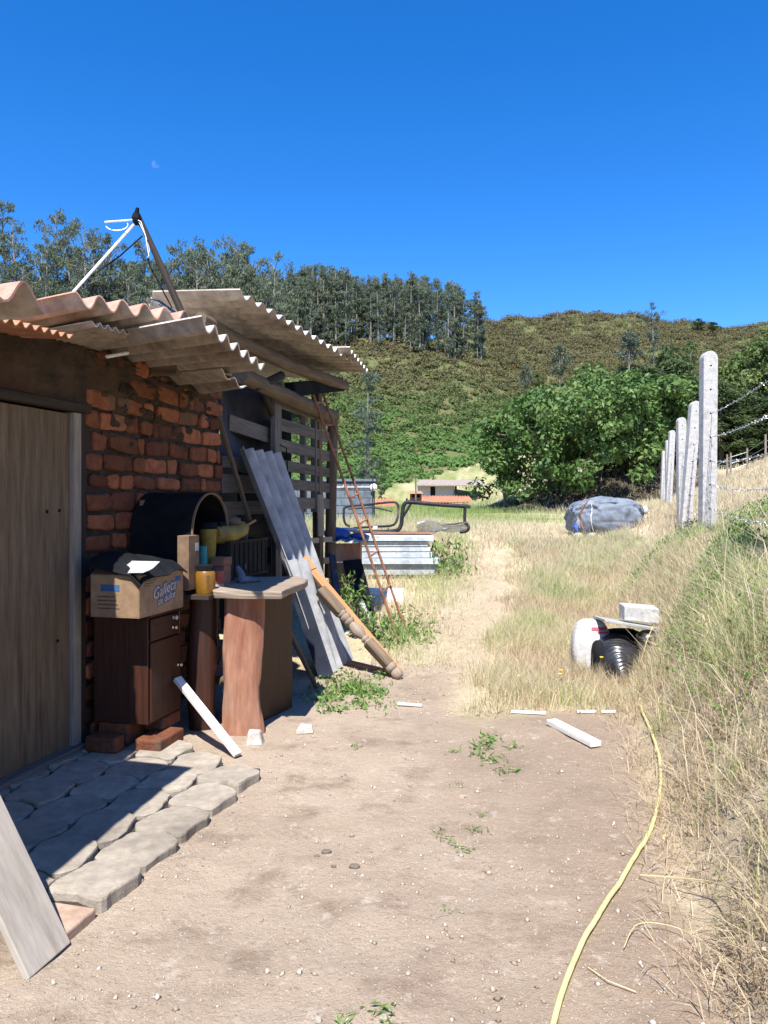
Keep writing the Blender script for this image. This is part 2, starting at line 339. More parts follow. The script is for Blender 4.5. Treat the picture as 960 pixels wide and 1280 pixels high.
# ================================================================ terrain
def terrain():
    ra = np.concatenate([np.linspace(-8, 1.5, 40, endpoint=False), np.linspace(1.5, 9, 210, endpoint=False), np.linspace(9, 40, 150, endpoint=False), np.linspace(40, 330, 170)])
    aa = np.concatenate([np.linspace(-1.7, -.5, 60, endpoint=False), np.linspace(-.5, .42, 300, endpoint=False), np.linspace(.42, 1.7, 70)])
    Yg, A = np.meshgrid(ra, aa, indexing='ij'); X = A*(Yg+10)
    z = H(X, Yg); n0, n1 = X.shape
    Vt = np.stack([X, Yg, z], -1).reshape(-1, 3); i = np.arange(n0*n1).reshape(n0, n1)
    Q = np.stack([i[:-1,:-1], i[:-1,1:], i[1:,1:], i[1:,:-1]], -1).reshape(-1, 4)
    m = bpy.data.materials.new('ground_cover'); m.use_nodes = True
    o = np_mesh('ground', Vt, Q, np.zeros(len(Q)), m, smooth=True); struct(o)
    x, y = Vt[:,0], Vt[:,1]; px = pxof(x, y); e = x-XE(y)
    nz = fbm(x*1.3, y*1.3, 4, 21)
    # bare dirt: the yard between pavers and bank, closing into a narrow trodden strip by seven metres
    d = (1-sm(5.2, 5.9, y+nz*1.2))*(1-sm(-.15, .15, e+nz*.5))
    d = np.maximum(d, (1-sm(6.4, 7.5, y+nz))*(1-sm(.35, .75, x+nz*.6)))
    d = np.maximum(d, .5*(1-sm(0, .5, np.abs(e+.1)+nz*.3))*(y < 7))
    tree_shade = sm(27.6, 28.8, y+nz)*(1-sm(34.5, 36, y+nz))*sm(3.6, 4.6, x+nz)*(1-sm(12, 13.5, x))  # shade under the leafy tree, painted into the ground as a dark band
    green = np.clip(sm(17, 24, y)*(1-sm(62, 76, y))*(1-sm(3.5, 7.5, x-nz*4))*.9+sm(.0, .25, nz)*.42+.8*sm(42, 60, y)*(1+nz*2), 0, 1)
    t = np.where(y > 40, (z.ravel()-CH)/np.maximum(y, 1)*960, -50); lim = np.interp(px, [200, 470, 490, 560, 612, 700, 780, 900, 1000], [2, 14, 20, 36, 58, 62, 55, 25, 20])
    scrub = sm(-4, 4, t-lim)*(y > 60)
    d = np.maximum(d, .45*sm(5.5, 7, y)*(1-sm(11, 16, y))*(1-sm(.25, .7, np.abs(x-np.interp(y, [6,7,9,12,16], [.35,.5,.95,1.5,2.1]))+nz)))
    col = np.stack([d, green, scrub, tree_shade], -1).astype(np.float32)
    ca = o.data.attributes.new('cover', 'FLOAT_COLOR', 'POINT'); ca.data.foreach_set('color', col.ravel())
    N = m.node_tree.nodes; L = m.node_tree.links; b = N['Principled BSDF']; b.inputs['Roughness'].default_value = .95; b.inputs['Specular IOR Level'].default_value = .1
    geo = N.new('ShaderNodeNewGeometry'); at = N.new('ShaderNodeAttribute'); at.attribute_name = 'cover'; sep = N.new('ShaderNodeSeparateColor'); L.new(at.outputs['Color'], sep.inputs[0])
    def noise(sc, det=8, ro=.65):
        n = N.new('ShaderNodeTexNoise'); n.inputs['Scale'].default_value = sc; n.inputs['Detail'].default_value = det; n.inputs['Roughness'].default_value = ro
        L.new(geo.outputs['Position'], n.inputs['Vector']); return n.outputs[0]
    def rg(src, a, bb, c=0, d_=1):
        r = N.new('ShaderNodeMapRange'); r.inputs[1].default_value = a; r.inputs[2].default_value = bb; r.inputs[3].default_value = c; r.inputs[4].default_value = d_; L.new(src, r.inputs[0]); return r.outputs[0]
    def mix(fac, a, bb):
        q = N.new('ShaderNodeMix'); q.data_type = 'RGBA'
        for sock, val in ((q.inputs[0], fac), (q.inputs[6], a), (q.inputs[7], bb)):
            if hasattr(val, 'links'): L.new(val, sock)
            else: sock.default_value = val if isinstance(val, (int, float)) else (*val, 1)
        return q.outputs[2]
    sx = N.new('ShaderNodeSeparateXYZ'); L.new(geo.outputs['Position'], sx.inputs[0])
    dirt = mix(rg(noise(.9), .35, .65), (.335,.262,.195), (.42,.338,.258))
    ad = N.new('ShaderNodeMath'); ad.operation = 'ADD'; L.new(sx.outputs[0], ad.inputs[0]); L.new(rg(noise(1.3), .3, .7, -.5, .5), ad.inputs[1])
    dirt = mix(rg(ad.outputs[0], -.1, .9), dirt, (.295,.226,.168))
    dirt = mix(rg(noise(3.3), .52, .66), dirt, (.25,.19,.14))
    dirt = mix(rg(noise(11), .58, .70), dirt, (.47,.40,.325))
    dirt = mix(rg(noise(70, 3), .62, .72), dirt, (.22,.16,.115))
    dirt = mix(rg(noise(110, 2), .66, .70), dirt, (.62,.55,.46))
    straw = mix(rg(noise(1.1), .35, .65), (.46,.37,.24), (.57,.48,.325)); straw = mix(rg(noise(16), .5, .68), straw, (.33,.27,.16)); straw = mix(rg(noise(60, 4), .55, .66), straw, (.64,.555,.39))
    grn = mix(rg(noise(2.2), .35, .65), (.11,.155,.04), (.215,.23,.088)); grn = mix(rg(noise(22), .5, .66), grn, (.30,.275,.13))
    scr = mix(rg(noise(.35), .4, .6), (.12,.11,.052), (.10,.125,.045))
    c = mix(sep.outputs[1], straw, grn); c = mix(sep.outputs[2], c, scr); c = mix(sep.outputs[0], c, dirt); c = mix(at.outputs['Alpha'], c, mix(rg(noise(4), .4, .62), (.034,.029,.02), (.065,.056,.036))); L.new(c, b.inputs['Base Color'])  # alpha lays the tree's shade as near-black ground colour
    bp = N.new('ShaderNodeBump'); bp.inputs['Strength'].default_value = .7; bp.inputs['Distance'].default_value = .03; L.new(noise(26, 9, .7), bp.inputs['Height'])
    bp2 = N.new('ShaderNodeBump'); bp2.inputs['Strength'].default_value = .6; bp2.inputs['Distance'].default_value = .012; L.new(noise(120, 4), bp2.inputs['Height']); L.new(bp.outputs[0], bp2.inputs['Normal']); L.new(bp2.outputs[0], b.inputs['Normal'])
terrain()

# ================================================================ pavers before the door
def pavement():
    mb = MB(); Lp, Wp = .292, .272; nU = 8
    amp = lambda k: .020*math.sin(2*math.pi*k)
    def pt(s, o):   # tessellating wave on both families of joints
        tri = lambda x: 4*abs((x % 1)-.5)-1
        cl = lambda x: max(-.6, min(.6, x))/.6
        return s+.016*cl(tri(o/Wp+.1)), o+.011*cl(tri((s+.13)/Lp+.15))
    for r in range(5):
        for c in range(-1, 7):
            s0 = -.12-Lp*(c+1)+(.146 if r % 2 else 0)+random.uniform(-.006,.006); o1 = 1.215-Wp*r
            if r == 0 and (c < 0 or c > 4): continue
            if c < 0 and r < 2: continue
            if s0 > .02 and r > 1: pass
            g = .006; zt = .045+random.uniform(-.006,.007); tl = random.uniform(-.008,.008); tint = random.random()
            ring = []
            for k in range(nU): ring.append(pt(s0+g+(Lp-2*g)*k/nU, o1-Wp+g))
            for k in range(nU): ring.append(pt(s0+Lp-g, o1-Wp+g+(Wp-2*g)*k/nU))
            for k in range(nU): ring.append(pt(s0+Lp-g-(Lp-2*g)*k/nU, o1-g))
            for k in range(nU): ring.append(pt(s0+g, o1-g-(Wp-2*g)*k/nU))
            cc = lambda i: .017 if i in (0, 8, 16, 24) else .005 if i in (1, 7, 9, 15, 17, 23, 25, 31) else 0
            ring = [(a-math.copysign(cc(i), a-(s0+Lp/2)), b-math.copysign(cc(i), b-(o1-Wp/2))) for i, (a, b) in enumerate(ring)]
            ring = [(a+random.uniform(-.004,.004), b+random.uniform(-.004,.004)) for a, b in ring]; m = len(ring)
            cs, co = s0+Lp/2, o1-Wp/2; sh = lambda a, b, k: (cs+(a-cs)*k, co+(b-co)*k)
            top = [F(*sh(a, b, .978), zt+tl*(a-cs)*8) for a, b in ring]; mid = [F(a, b, zt-.006) for a, b in ring]; bot = [F(a, b, -.05) for a, b in ring]
            fs = [list(range(m))]+[[i, m+i, m+(i+1) % m, (i+1) % m] for i in range(m)]+[[m+i, 2*m+i, 2*m+(i+1) % m, m+(i+1) % m] for i in range(m)]
            mb.add(top+mid+bot, fs, None, 0, tint)
    b = MB()
    struct(mb.build('paved_path', 'paver'))
    g = MB(); g.fbox(-1.75, -.08, .0, 1.17, -.06, .018); struct(g.build('paver_bed', 'mortar'))
    hb = MB(); hb.fbox(-1.77, -1.60, .97, 1.19, -.02, .036, tint=.9)
    hb_m = hb.build('broken_brick', 'brick_pale', bevel=.008); tag(hb_m, 'flat pinkish broken brick ending the paved path near the leaning plank', 'brick')
pavement()

# ================================================================ the brick house
house = thing('brick_house', 'low rough brick house with plywood door and jumbled corrugated roof sheets', 'house', F(-1, -1.5, 0))
S1, WT = 1.845, 2.40
w = MB()
w.fbox(-4, -.93, -.16, -.012, 0, WT, 0); w.fbox(-.93, -.02, -.16, -.012, 2.07, WT, 0); w.fbox(-.02, S1-.02, -.16, -.012, 0, WT, 0)
w.fbox(S1-.16, S1-.022, -3.2, -.165, 0, WT, 0); w.fbox(-4, -3.85, -3.2, -.165, 0, WT, 0); w.fbox(-3.84, S1-.17, -3.2, -3.05, 0, WT, 0)
def brick(s0, s1, z0, z1, mi=1):
    j = lambda a: random.uniform(-a, a); d = .004+random.random()*.02; ch = .008+random.random()*.006; tl = random.uniform(-.05,.05)
    ms, mz = (s0+s1)/2, (z0+z1)/2; k_ = lambda s, z: (s+j(.011), z+(s-ms)*tl+j(.010))
    r = [k_(s0,z0), k_(s1,z0), k_(s1,z1), k_(s0,z1)]
    n = 5; ring = []
    for (a, b_), (c_, d_) in zip(r, r[1:]+r[:1]):
        for k in range(n): ring.append((a+(c_-a)*k/n+j(.004)+(.007*(ms-a)/abs(ms-a+1e-9) if k == 0 else 0), b_+(d_-b_)*k/n+j(.004)+(.006*(mz-b_)/abs(mz-b_+1e-9) if k == 0 else 0)))
    m = len(ring)
    ins = [(s-math.copysign(min(ch, abs(s-ms)), s-ms), z-math.copysign(min(ch, abs(z-mz)), z-mz)) for s, z in ring]
    vs = [F(s, -.03, z) for s, z in ring]+[F(s, d-.007, z) for s, z in ring]+[F(s, d+j(.002), z) for s, z in ins]
    fs = [[i, (i+1) % m, m+(i+1) % m, m+i] for i in range(m)]+[[m+i, m+(i+1) % m, 2*m+(i+1) % m, 2*m+i] for i in range(m)]+[[2*m+i for i in range(m)]]
    w.add(vs, fs, None, mi, random.random())
random.seed(21); z = .05; row = 0
while z < 2.36:
    h = random.uniform(.088, .112); s = .005+random.uniform(0, .12)
    if row % 2: s = .005
    while s < S1-.04:
        l = random.choice([.30,.29,.28,.27,.16,.13,.12,.07,.26]) ; e = min(s+l, S1+random.uniform(-.012,.01))
        if e-s > .04 and not (z > 2.0 and s < .45 and random.random() < .8): brick(s, e, z, z+h)
        s = e+random.uniform(.018, .036)
    z += h+random.uniform(.020, .034); row += 1
# mud smeared over the upper courses and above the door
def mud(s0, s1, z0, z1, n=26):
    w.grid(lambda u, v: F(s0+(s1-s0)*u, .012+.05*float(fbm(u*9+z0, v*5, 4, 2)), z0+(z1-z0)*v), n, 10, 0, 2)
mud(-1.6, .34, 2.075, 2.41); mud(.3, S1-.1, 2.27, 2.41)
for _ in range(34):
    s_ = random.uniform(.05, 1.6); z_ = 2.36-abs(random.gauss(0,.25)); w_ = random.uniform(.07,.2); w.grid(lambda u, v: F(s_+w_*u, -.004+.034*math.sin(math.pi*u)*math.sin(math.pi*v)*(1+1.2*float(fbm(u*4+s_*9, v*3, 3, 2))), z_+random.uniform(-.006,.006)+.07*v), 9, 6, 0, 2)
part('wall', w, ['mortar', 'brick', 'mud'], house)
# door
dr = MB(); dr.fbox(-.92, -.145, -.03, .006, .075, 2.0, axis=2)
door = part('door', dr, 'ply', house)
for s_, z_ in ((-.23, 1.44), (-.335, 1.435), (-.245, .70)): kn = MB(); kn.tube([F(s_, .004, z_), F(s_, .0085, z_)], .011, 8); part('knot_hole', kn, 'black', door)
fr = MB(); fr.fbox(-.135, -.068, -.03, .035, .05, 2.01, axis=2); part('door_jamb', fr, 'pale_board', house, bevel=.004)
fr = MB(); fr.fbox(-.062, -.006, -.03, .022, .05, 2.03, axis=2); part('door_trim', fr, 'dark_wood', house, bevel=.004)
fr = MB(); fr.beam(F(-1.0, .02, 2.04), F(.0, .02, 2.04), .07, .05); part('lintel', fr, 'dark_wood', house, bevel=.005)
fr = MB(); fr.beam(F(-1.1, .035, .045), F(-.07, .035, .045), .08, .055); part('threshold', fr, 'grey_wood', house, bevel=.006)
# roof
def corr(mb, E1, E2, W1, W2, n, amp, th=.006, sharp=0, mi=0, mi2=None, sag=0):
    E1, E2, W1, W2 = map(V, (E1, E2, W1, W2)); nn = ((E2-E1).cross(W1-E1)).normalized()
    if nn.z < 0: nn = -nn
    L = ((E2-E1).length+(W1-E1).length)/2
    def fn(u, v):
        p = E1.lerp(E2, u).lerp(W1.lerp(W2, u), v); s = math.sin(2*math.pi*(n*u+.25))
        s = s if not sharp else (abs(s)**.8)*math.copysign(1, s)
        return p+nn*(amp*s-sag*math.sin(math.pi*v)+.004*float(fbm(u*4, v*3, 2, 8)))
    f2 = fn
    flip = ((E2-E1).cross(W1-E1)).z < 0
    mb.grid(f2 if not flip else (lambda u, v: fn(1-u, v)), int(n*12), 6, th, mi, mi2, uvs=L)
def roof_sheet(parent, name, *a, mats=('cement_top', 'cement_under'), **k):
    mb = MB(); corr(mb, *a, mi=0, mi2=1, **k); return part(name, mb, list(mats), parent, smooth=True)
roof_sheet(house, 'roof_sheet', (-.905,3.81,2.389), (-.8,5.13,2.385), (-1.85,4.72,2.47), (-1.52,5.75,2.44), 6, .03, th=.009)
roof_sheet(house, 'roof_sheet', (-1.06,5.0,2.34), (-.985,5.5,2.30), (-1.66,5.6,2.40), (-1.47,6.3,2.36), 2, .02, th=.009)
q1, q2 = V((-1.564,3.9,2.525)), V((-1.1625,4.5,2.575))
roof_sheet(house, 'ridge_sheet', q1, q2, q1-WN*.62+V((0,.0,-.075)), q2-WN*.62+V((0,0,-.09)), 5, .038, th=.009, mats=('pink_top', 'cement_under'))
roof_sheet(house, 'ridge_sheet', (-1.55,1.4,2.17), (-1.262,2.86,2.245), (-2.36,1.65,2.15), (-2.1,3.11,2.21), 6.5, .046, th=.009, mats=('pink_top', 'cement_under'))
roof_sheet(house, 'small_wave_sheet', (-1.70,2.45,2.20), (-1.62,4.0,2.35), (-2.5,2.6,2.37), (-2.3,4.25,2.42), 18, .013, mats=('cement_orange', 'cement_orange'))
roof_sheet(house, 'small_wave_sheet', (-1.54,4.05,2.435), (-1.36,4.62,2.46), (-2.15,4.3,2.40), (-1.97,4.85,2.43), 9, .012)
rm = MB()
rm.grid(lambda u, v: F(-4.1+5.9*u, -.02-3.4*v, 2.46+.10*v+.03*math.sin(60*math.pi*u)), 180, 4, .01)
part('roof_cover', rm, 'cement_top', house)
for s_ in (.75, 1.35): rf = MB(); rf.beam(F(s_, -.3, 2.40), F(s_+.02, .20, 2.395), .07, .06); part('rafter', rf, 'log_wood', house)
vb = MB(); vb.tube([P(133,446,4.62), P(160,441,4.75)], .011, 8)  # daylight gap at the wall top, stood in for by a white rod
tag(vb.build('light_slit', 'white_pipe', smooth=True), 'slit of daylight under the roof sheets, built as a white tube', 'tube')

# ================================================================ the pallet shed behind
shed = thing('pallet_shed', 'wooden lean-to shed walled with grey pallet boards under a corrugated roof', 'shed', F(3.4, -.8, 0))
E1, E2 = V((-1.005,5.36,2.95)), V((-.30,8.05,2.95))
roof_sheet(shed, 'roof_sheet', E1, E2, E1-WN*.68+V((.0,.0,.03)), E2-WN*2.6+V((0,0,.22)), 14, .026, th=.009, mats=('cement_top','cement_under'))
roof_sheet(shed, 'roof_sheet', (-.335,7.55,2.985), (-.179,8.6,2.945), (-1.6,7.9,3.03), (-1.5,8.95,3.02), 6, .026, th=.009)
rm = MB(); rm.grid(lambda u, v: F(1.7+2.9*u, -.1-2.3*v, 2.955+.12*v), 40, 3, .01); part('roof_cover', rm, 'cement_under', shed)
rt = MB(); rt.beam(P(378,427,7.6), P(400,433,7.7), .10, .03); part('ridge_tile', rt, 'pink_top', shed)
pl = MB(); pl.tube([P(250,398,5.35), P(300,428,6.1), P(360,456,7.1), P(430,482,8.5)], [.05,.055,.06,.062], 10, wob=.15); part('purlin', pl, 'log_wood', shed, smooth=True)
pl = MB(); pl.tube([P(300,468,6.2), P(360,496,7.3), P(416,521,8.75)], [.07,.075,.078], 10, wob=.12); part('wall_plate', pl, 'log_wood', shed, smooth=True)
pl = MB(); pl.beam(P(362,487,7.4), P(424,481,8.45), .12, .14); part('beam', pl, 'black', shed, bevel=.01)
pl = MB(); pl.tube([P(318,486,6.5), P(352,469,6.9)], [.04,.04], 8); pl.tube([P(325,478,6.7), P(345,530,7.4)], [.035,.03], 8); part('brace', pl, 'dark_wood', shed, smooth=True)
def shed_board(pa, pb, w_=.1, t=.022, m='grey_wood', name='board'):
    b = MB(); b.beam(pa, pb, w_, t, up=WN); return part(name, b, m, shed, bevel=.004)
for (ya, yb) in ((503,528), (530,549), (556,572), (581,592), (603.5,611), (628,630)):
    shed_board(P(349, ya, 7.38), P(417.5, yb, 9.03), .112+random.uniform(-.01,.01))
for px_, Y_ in ((379, 8.05), (392.5, 8.35), (415, 8.98)):
    shed_board(P(px_, 500+(px_-350)*.4, Y_+.03), P(px_, 640, Y_+.03), .05, .06, 'grey_wood', 'batten')
shed_board(P(345,494,7.28), P(346,800,7.28), .16, .05, 'grey_wood', 'corner_post')
shed_board(P(396,492,8.55), P(398,720,8.55), .11, .09, 'log_wood', 'post')
pp = MB(); pp.tube([P(416,523,8.9), P(412,722,8.9)], [.06,.065], 9, wob=.1); part('post', pp, 'log_wood', shed, smooth=True)
shed_board(P(400,618,8.45), P(401,670,8.45), .19, .02, 'pale_board', 'panel')
shed_board(P(376,625,7.95), P(383,730,8.0), .12, .02, 'grey_wood', 'panel')
shed_board(P(388,676,8.3), P(414,674,8.85), .06, .03, 'pale_board', 'shelf')
shed_board(P(388,703,8.3), P(414,700,8.85), .07, .03, 'pale_board', 'shelf')
for (xa, ya, xb, yb, w_, m_) in ((286,528,338,545,.14,'grey_wood'), (337,549,349,550,.13,'grey_wood'), (277,577,330,580,.10,'grey_wood'), (276,604,330,606,.16,'grey_wood'), (276,636,330,634,.12,'grey_wood'), (276,668,330,664,.13,'dark_wood'), (276,700,340,694,.16,'dark_wood')):
    shed_board(P(xa, ya, 6.44+(xa-276)*.014), P(xb, yb, 6.44+(xb-276)*.014), w_, .022, m_)
tp = MB(); tp.grid(lambda u, v: F(1.86+1.35*u, -.06+.05*math.sin(7*u+3*v)+.05*float(fbm(u*5, v*5, 3, 1)), 1.75+.85*v), 24, 16, .004); part('tarp_curtain', tp, 'navy_tarp', shed, smooth=True)
bw = MB()
for k in range(16): bw.fbox(1.86+.19*k, 2.045+.19*k, -2.02, -2.0, 0, 2.95, axis=2)
bw.fbox(1.86, 4.8, -.95, -.93, 0, 2.0, axis=0)
part('back_wall', bw, 'dark_wood', shed)
lb = MB(); lb.fbox(2.85, 4.25, -.32, -.30, 0, 2.75, axis=0); part('gap_shade_panel', lb, 'black', shed)  # black panel added behind the slats to paint the shed's inner shade
cb = MB(); cb.tube([P(350,556,7.3), P(358,560,7.35), P(360,600,7.5), P(375,640,7.7), P(383,690,7.8)], .006, 6); part('cable', cb, 'black', shed, smooth=True)

# ================================================================ mast on the roof
mast = thing('antenna_mast', 'dark wooden mast with white stay pole and loose white cables on the roof', 'antenna', P(228,396,5.0))
b = MB(); b.tube([P(231,400,5.0), P(200,330,5.05), P(172,268,5.1)], [.024,.022,.018], 8, wob=.2); part('pole', b, 'dark_wood', mast, smooth=True)
b = MB(); b.tube([P(80,378,4.6), P(167,281,5.08)], .009, 8); part('stay_pole', b, 'white_pipe', mast, smooth=True)
b = MB(); b.tube([P(131,277.5,4.95), P(165,275,5.08)], .006, 8); part('cross_arm', b, 'white_pipe', mast, smooth=True)
b = MB(); b.blob(P(170,274,5.08), (.03,.035,.04), 8, 6, .5); b.tube([P(170,270,5.08), P(172,260,5.08)], [.02,.012], 6); b.blob(P(177,280,5.09), (.02,.02,.03), 7, 5, .4); part('bracket', b, 'black', mast)
b = MB(); b.tube([P(172,275,5.06), P(176,277,5.05), P(182,295,5.04), P(186,320,5.03)], .003, 5); b.tube([P(174,278,5.06), P(184,300,5.06), P(187,312,5.06), P(185,322,5.06)], .0025, 5)
b.tube([P(146+14*math.cos(t), 281+7*math.sin(t), 5.0) for t in np.linspace(-.3, 2.9, 12)], .0035, 5)
part('cable', b, 'white_pipe', mast, smooth=True)
b = MB(); b.tube([P(178,295,5.09), P(150,320,5.0), P(122,340,4.85)], .005, 5); b.tube([P(183,295,5.1), P(186,330,5.1), P(215,385,5.05)], .005, 5); part('tie_wire', b, 'black', mast)
b = MB(); b.beam(P(191,376,5.4), P(226,398,5.1), .10, .03); tag(b.build('roof_board', 'grey_wood', bevel=.004), 'short grey board lying on the roof beside the mast foot', 'board')
# ================================================================ things against the house wall
# leaning plank, near corner
b = MB(); p0 = V((-1.088, 2.488, .004)); d = (-WN*.51+V((0,0,.86))).normalized()
b.beam(p0, p0+d*2.35, .205, .026, up=(.86*WN.x,.86*WN.y,.51))
tag(b.build('leaning_plank', 'plank_pale', bevel=.004), 'wide pale weathered plank leaning beside the plywood door, its foot on the dirt', 'plank')
# cabinet
cab = thing('wooden_cabinet', 'small brown wooden cabinet raised on bricks, with brass knobs and a cardboard box on it', 'cabinet', F(.18, .25, .18))
b = MB(); b.fbox(0, .37, .07, .43, .18, .81, axis=2); part('body', b, 'brown_wood', cab, bevel=.005)
b = MB(); b.fbox(-.006, .375, .065, .452, .812, .832, axis=0); part('top', b, 'brown_wood', cab, bevel=.004)
b = MB(); b.fbox(.01, .34, .433, .449, .67, .80, axis=0); dwr = part('drawer', b, 'brown_wood', cab, bevel=.006)
def knob(par, s, o, z, m='brass'):
    k = MB(); k.lathe(F(s, o-.002, z), F(s, o+.03, z), [(0,.014),(.2,.007),(.5,.007),(.7,.014),(.9,.012),(1,.004)], 10); part('knob', k, m, par, smooth=True)
knob(dwr, .26, .449, .715); knob(dwr, .262, .449, .775, 'stone')
b = MB(); b.fbox(.01, .355, .433, .448, .195, .66, axis=2); dor = part('door', b, 'brown_wood', cab, bevel=.006)
knob(dor, .325, .448, .47)
b = MB(); b.fbox(.365, .372, .38, .432, .19, .8, axis=2); part('edge_strip', b, 'red_wood', cab)
for (s0, s1, o0, o1, z0, z1, lb) in ((-.03,.25,.36,.53,.02,.105,'big earthy brick laid under the front of the brown cabinet'), (.0,.26,.10,.30,.05,.178,'dark block propping the back of the brown cabinet'), (.15,.37,.31,.44,.105,.178,'small brick on top of the big earthy brick, carrying the cabinet'), (-.13,-.03,.10,.30,.04,.13,'block lying by the foot of the door jamb, beside the cabinet')):
    b = MB(); b.fbox(s0, s1, o0, o1, z0, z1, axis=0, tint=.2); tag(b.build('brick', 'brick', bevel=.012), lb, 'brick', 'bricks under the cabinet')
# carton with lettering
box = thing('carton', 'open cardboard biscuit box with blue lettering on top of the brown cabinet', 'box', F(.05, .27, .835))
bs0, bs1, bo0, bo1, bz0, bz1 = -.195, .30, .185, .495, .836, 1.075
b = MB(); t = .006
b.fbox(bs0, bs1, bo0, bo1, bz0, bz0+t); b.fbox(bs0, bs1, bo1-t, bo1, bz0+t, bz1); b.fbox(bs0, bs1, bo0, bo0+t, bz0+t, bz1)
b.fbox(bs0, bs0+t, bo0+t, bo1-t, bz0+t, bz1); b.fbox(bs1-t, bs1, bo0+t, bo1-t, bz0+t, bz1); part('carton_body', b, 'cardboard', box, bevel=.002)
b = MB()
fl = lambda pts, th=.004: b.grid(lambda u, v: V(pts[0]).lerp(V(pts[1]), u).lerp(V(pts[3]).lerp(V(pts[2]), u), v), 2, 2, th)
fl([F(bs0,bo1,bz1), F(bs0,bo0,bz1), F(bs0+.10,bo0,bz1+.05), F(bs0+.10,bo1,bz1+.04)]); part('flap', b, 'card_dark', box)
def text_mesh(txt, size, off, parent, name, m, at, ux, uy, ext=.0006, lift=0, shear=0, bold=0):
    cu = bpy.data.curves.new(name, 'FONT'); cu.body = txt; cu.size = size; cu.align_x = 'CENTER'; cu.extrude = ext; cu.offset = off; cu.shear = shear; cu.resolution_u = 3
    to = bpy.data.objects.new('tmp', cu); C.objects.link(to); bpy.context.view_layer.update()
    me = bpy.data.meshes.new_from_object(to.evaluated_get(bpy.context.evaluated_depsgraph_get())); bpy.data.objects.remove(to)
    n = ux.cross(uy).normalized(); o0 = world(parent)
    for v in me.vertices: v.co = at+ux*v.co.x+uy*v.co.y+n*(v.co.z+lift)-o0
    me.materials.clear(); me.materials.append(M[m]); me.name = name
    ob = bpy.data.objects.new(name, me); C.objects.link(ob); ob.parent = parent; return ob
ux = (WD+V((0,0,.16))).normalized(); uy = WN.cross(WD).normalized(); uy = uy if uy.z > 0 else -uy
nrm = ux.cross(uy)
sgn = 1 if nrm.dot(WN) > 0 else -1
txp = lambda s, z: F(s, bo1+.0012, z)
for (tx, sz, ps, pz) in (('Galleta', .093, .075, .943), ('de dulce', .06, .095, .900)):
    text_mesh(tx, sz, .0075, box, 'lettering', 'blue_ink', txp(ps, pz), ux, uy, lift=.0004, shear=.15)
    text_mesh(tx, sz, .0005, box, 'lettering', 'ink_light', txp(ps, pz), ux, uy, lift=.0018, shear=.15)
b = MB(); b.fbox(.20, .265, bo1+.0004, bo1+.0012, 1.005, 1.035); part('print_block', b, 'blue_ink', box); b = MB(); b.fbox(bs0-.0014, bs0-.0004, .25, .37, .985, 1.022); part('print_block', b, 'blue_ink', box)
b = MB()
for k in range(3): b.fbox(-.14, -.02-.03*k, bo1+.0004, bo1+.0012, 1.035-.014*k, 1.041-.014*k)
part('small_print', b, 'dark_ink', box); b = MB()
for k in range(4): b.fbox(bs0-.0014, bs0-.0004, .23, .34+.01*k, .95-.022*k, .957-.022*k)
part('small_print', b, 'dark_ink', box)
# black rubber sheet over the carton
b = MB()
def drape(u, v):
    s = -.215+.535*u; o = .15+.36*v; e = max(0, o-.45)
    z = 1.09+.105*math.exp(-((s+.02)**2/.045+(o-.22)**2/.04))+.02*float(fbm(u*4, v*4, 3, 3)) - .9*e - max(0, -.17-s)*.6
    if s > .1: z += .03*math.sin((s-.1)*14)
    return F(s, o, z)
b.grid(drape, 26, 22, .007); tag(b.build('rubber_sheet', 'black', smooth=True), 'crumpled black rubber sheet draped over the lettered cardboard box', 'sheet')
b = MB(); pq = [P(147,718,4.36), P(165,699.5,4.36), P(200,703,4.36), P(179,717.5,4.20)]; b.grid(lambda u, v: pq[0].lerp(pq[1], u).lerp(pq[3].lerp(pq[2], u), v)+V((0,0,.006*math.sin(5*u+2*v))), 8, 6, .002)
tag(b.build('paper_sheet', 'paper', smooth=True), 'sheet of white paper on the black sheet over the cardboard box', 'paper')
# table
tab = thing('rustic_table', 'rough log table with weathered slab top beside the brown cabinet', 'table', F(.75, .6, 0))
b = MB()
out = [P(267,743,4.84), P(300,746,4.80), P(333,748,4.79), P(352,748,4.78), P(362,741,5.0), P(381,735,5.35), P(385,729,5.55), P(372,722,5.75), P(318,722,5.7), P(285,727,5.55), P(263,733,5.1)]
out = [V((p.x, p.y, .90)) for p in out]; n = len(out); cx = sum(out, V())/n
rows = []
for zz, k in ((.0, .985), (-.008, 1.0), (-.03, 1.006), (-.048, .99)):
    rows.append([cx+(p-cx)*k+V((random.uniform(-.004,.004), random.uniform(-.004,.004), zz+.93-.90)) for p in out])
vs = sum(rows, []); fs = [list(range(n))]+[[r*n+i, (r+1)*n+i, (r+1)*n+(i+1) % n, r*n+(i+1) % n] for r in range(3) for i in range(n)]+[[3*n+i for i in range(n)][::-1]]
b.add(vs, fs, [(v.x*.8+v.y*.3, v.y*.5-v.z) for v in vs]); part('top', b, 'slab_wood', tab)
b = MB()
for k in range(3): b.fbox(.38, 1.5, .03+.2*k, .225+.2*k, .862+.004*k, .892+.004*k, axis=0)
part('rear_board', b, 'dark_wood', tab, bevel=.004)
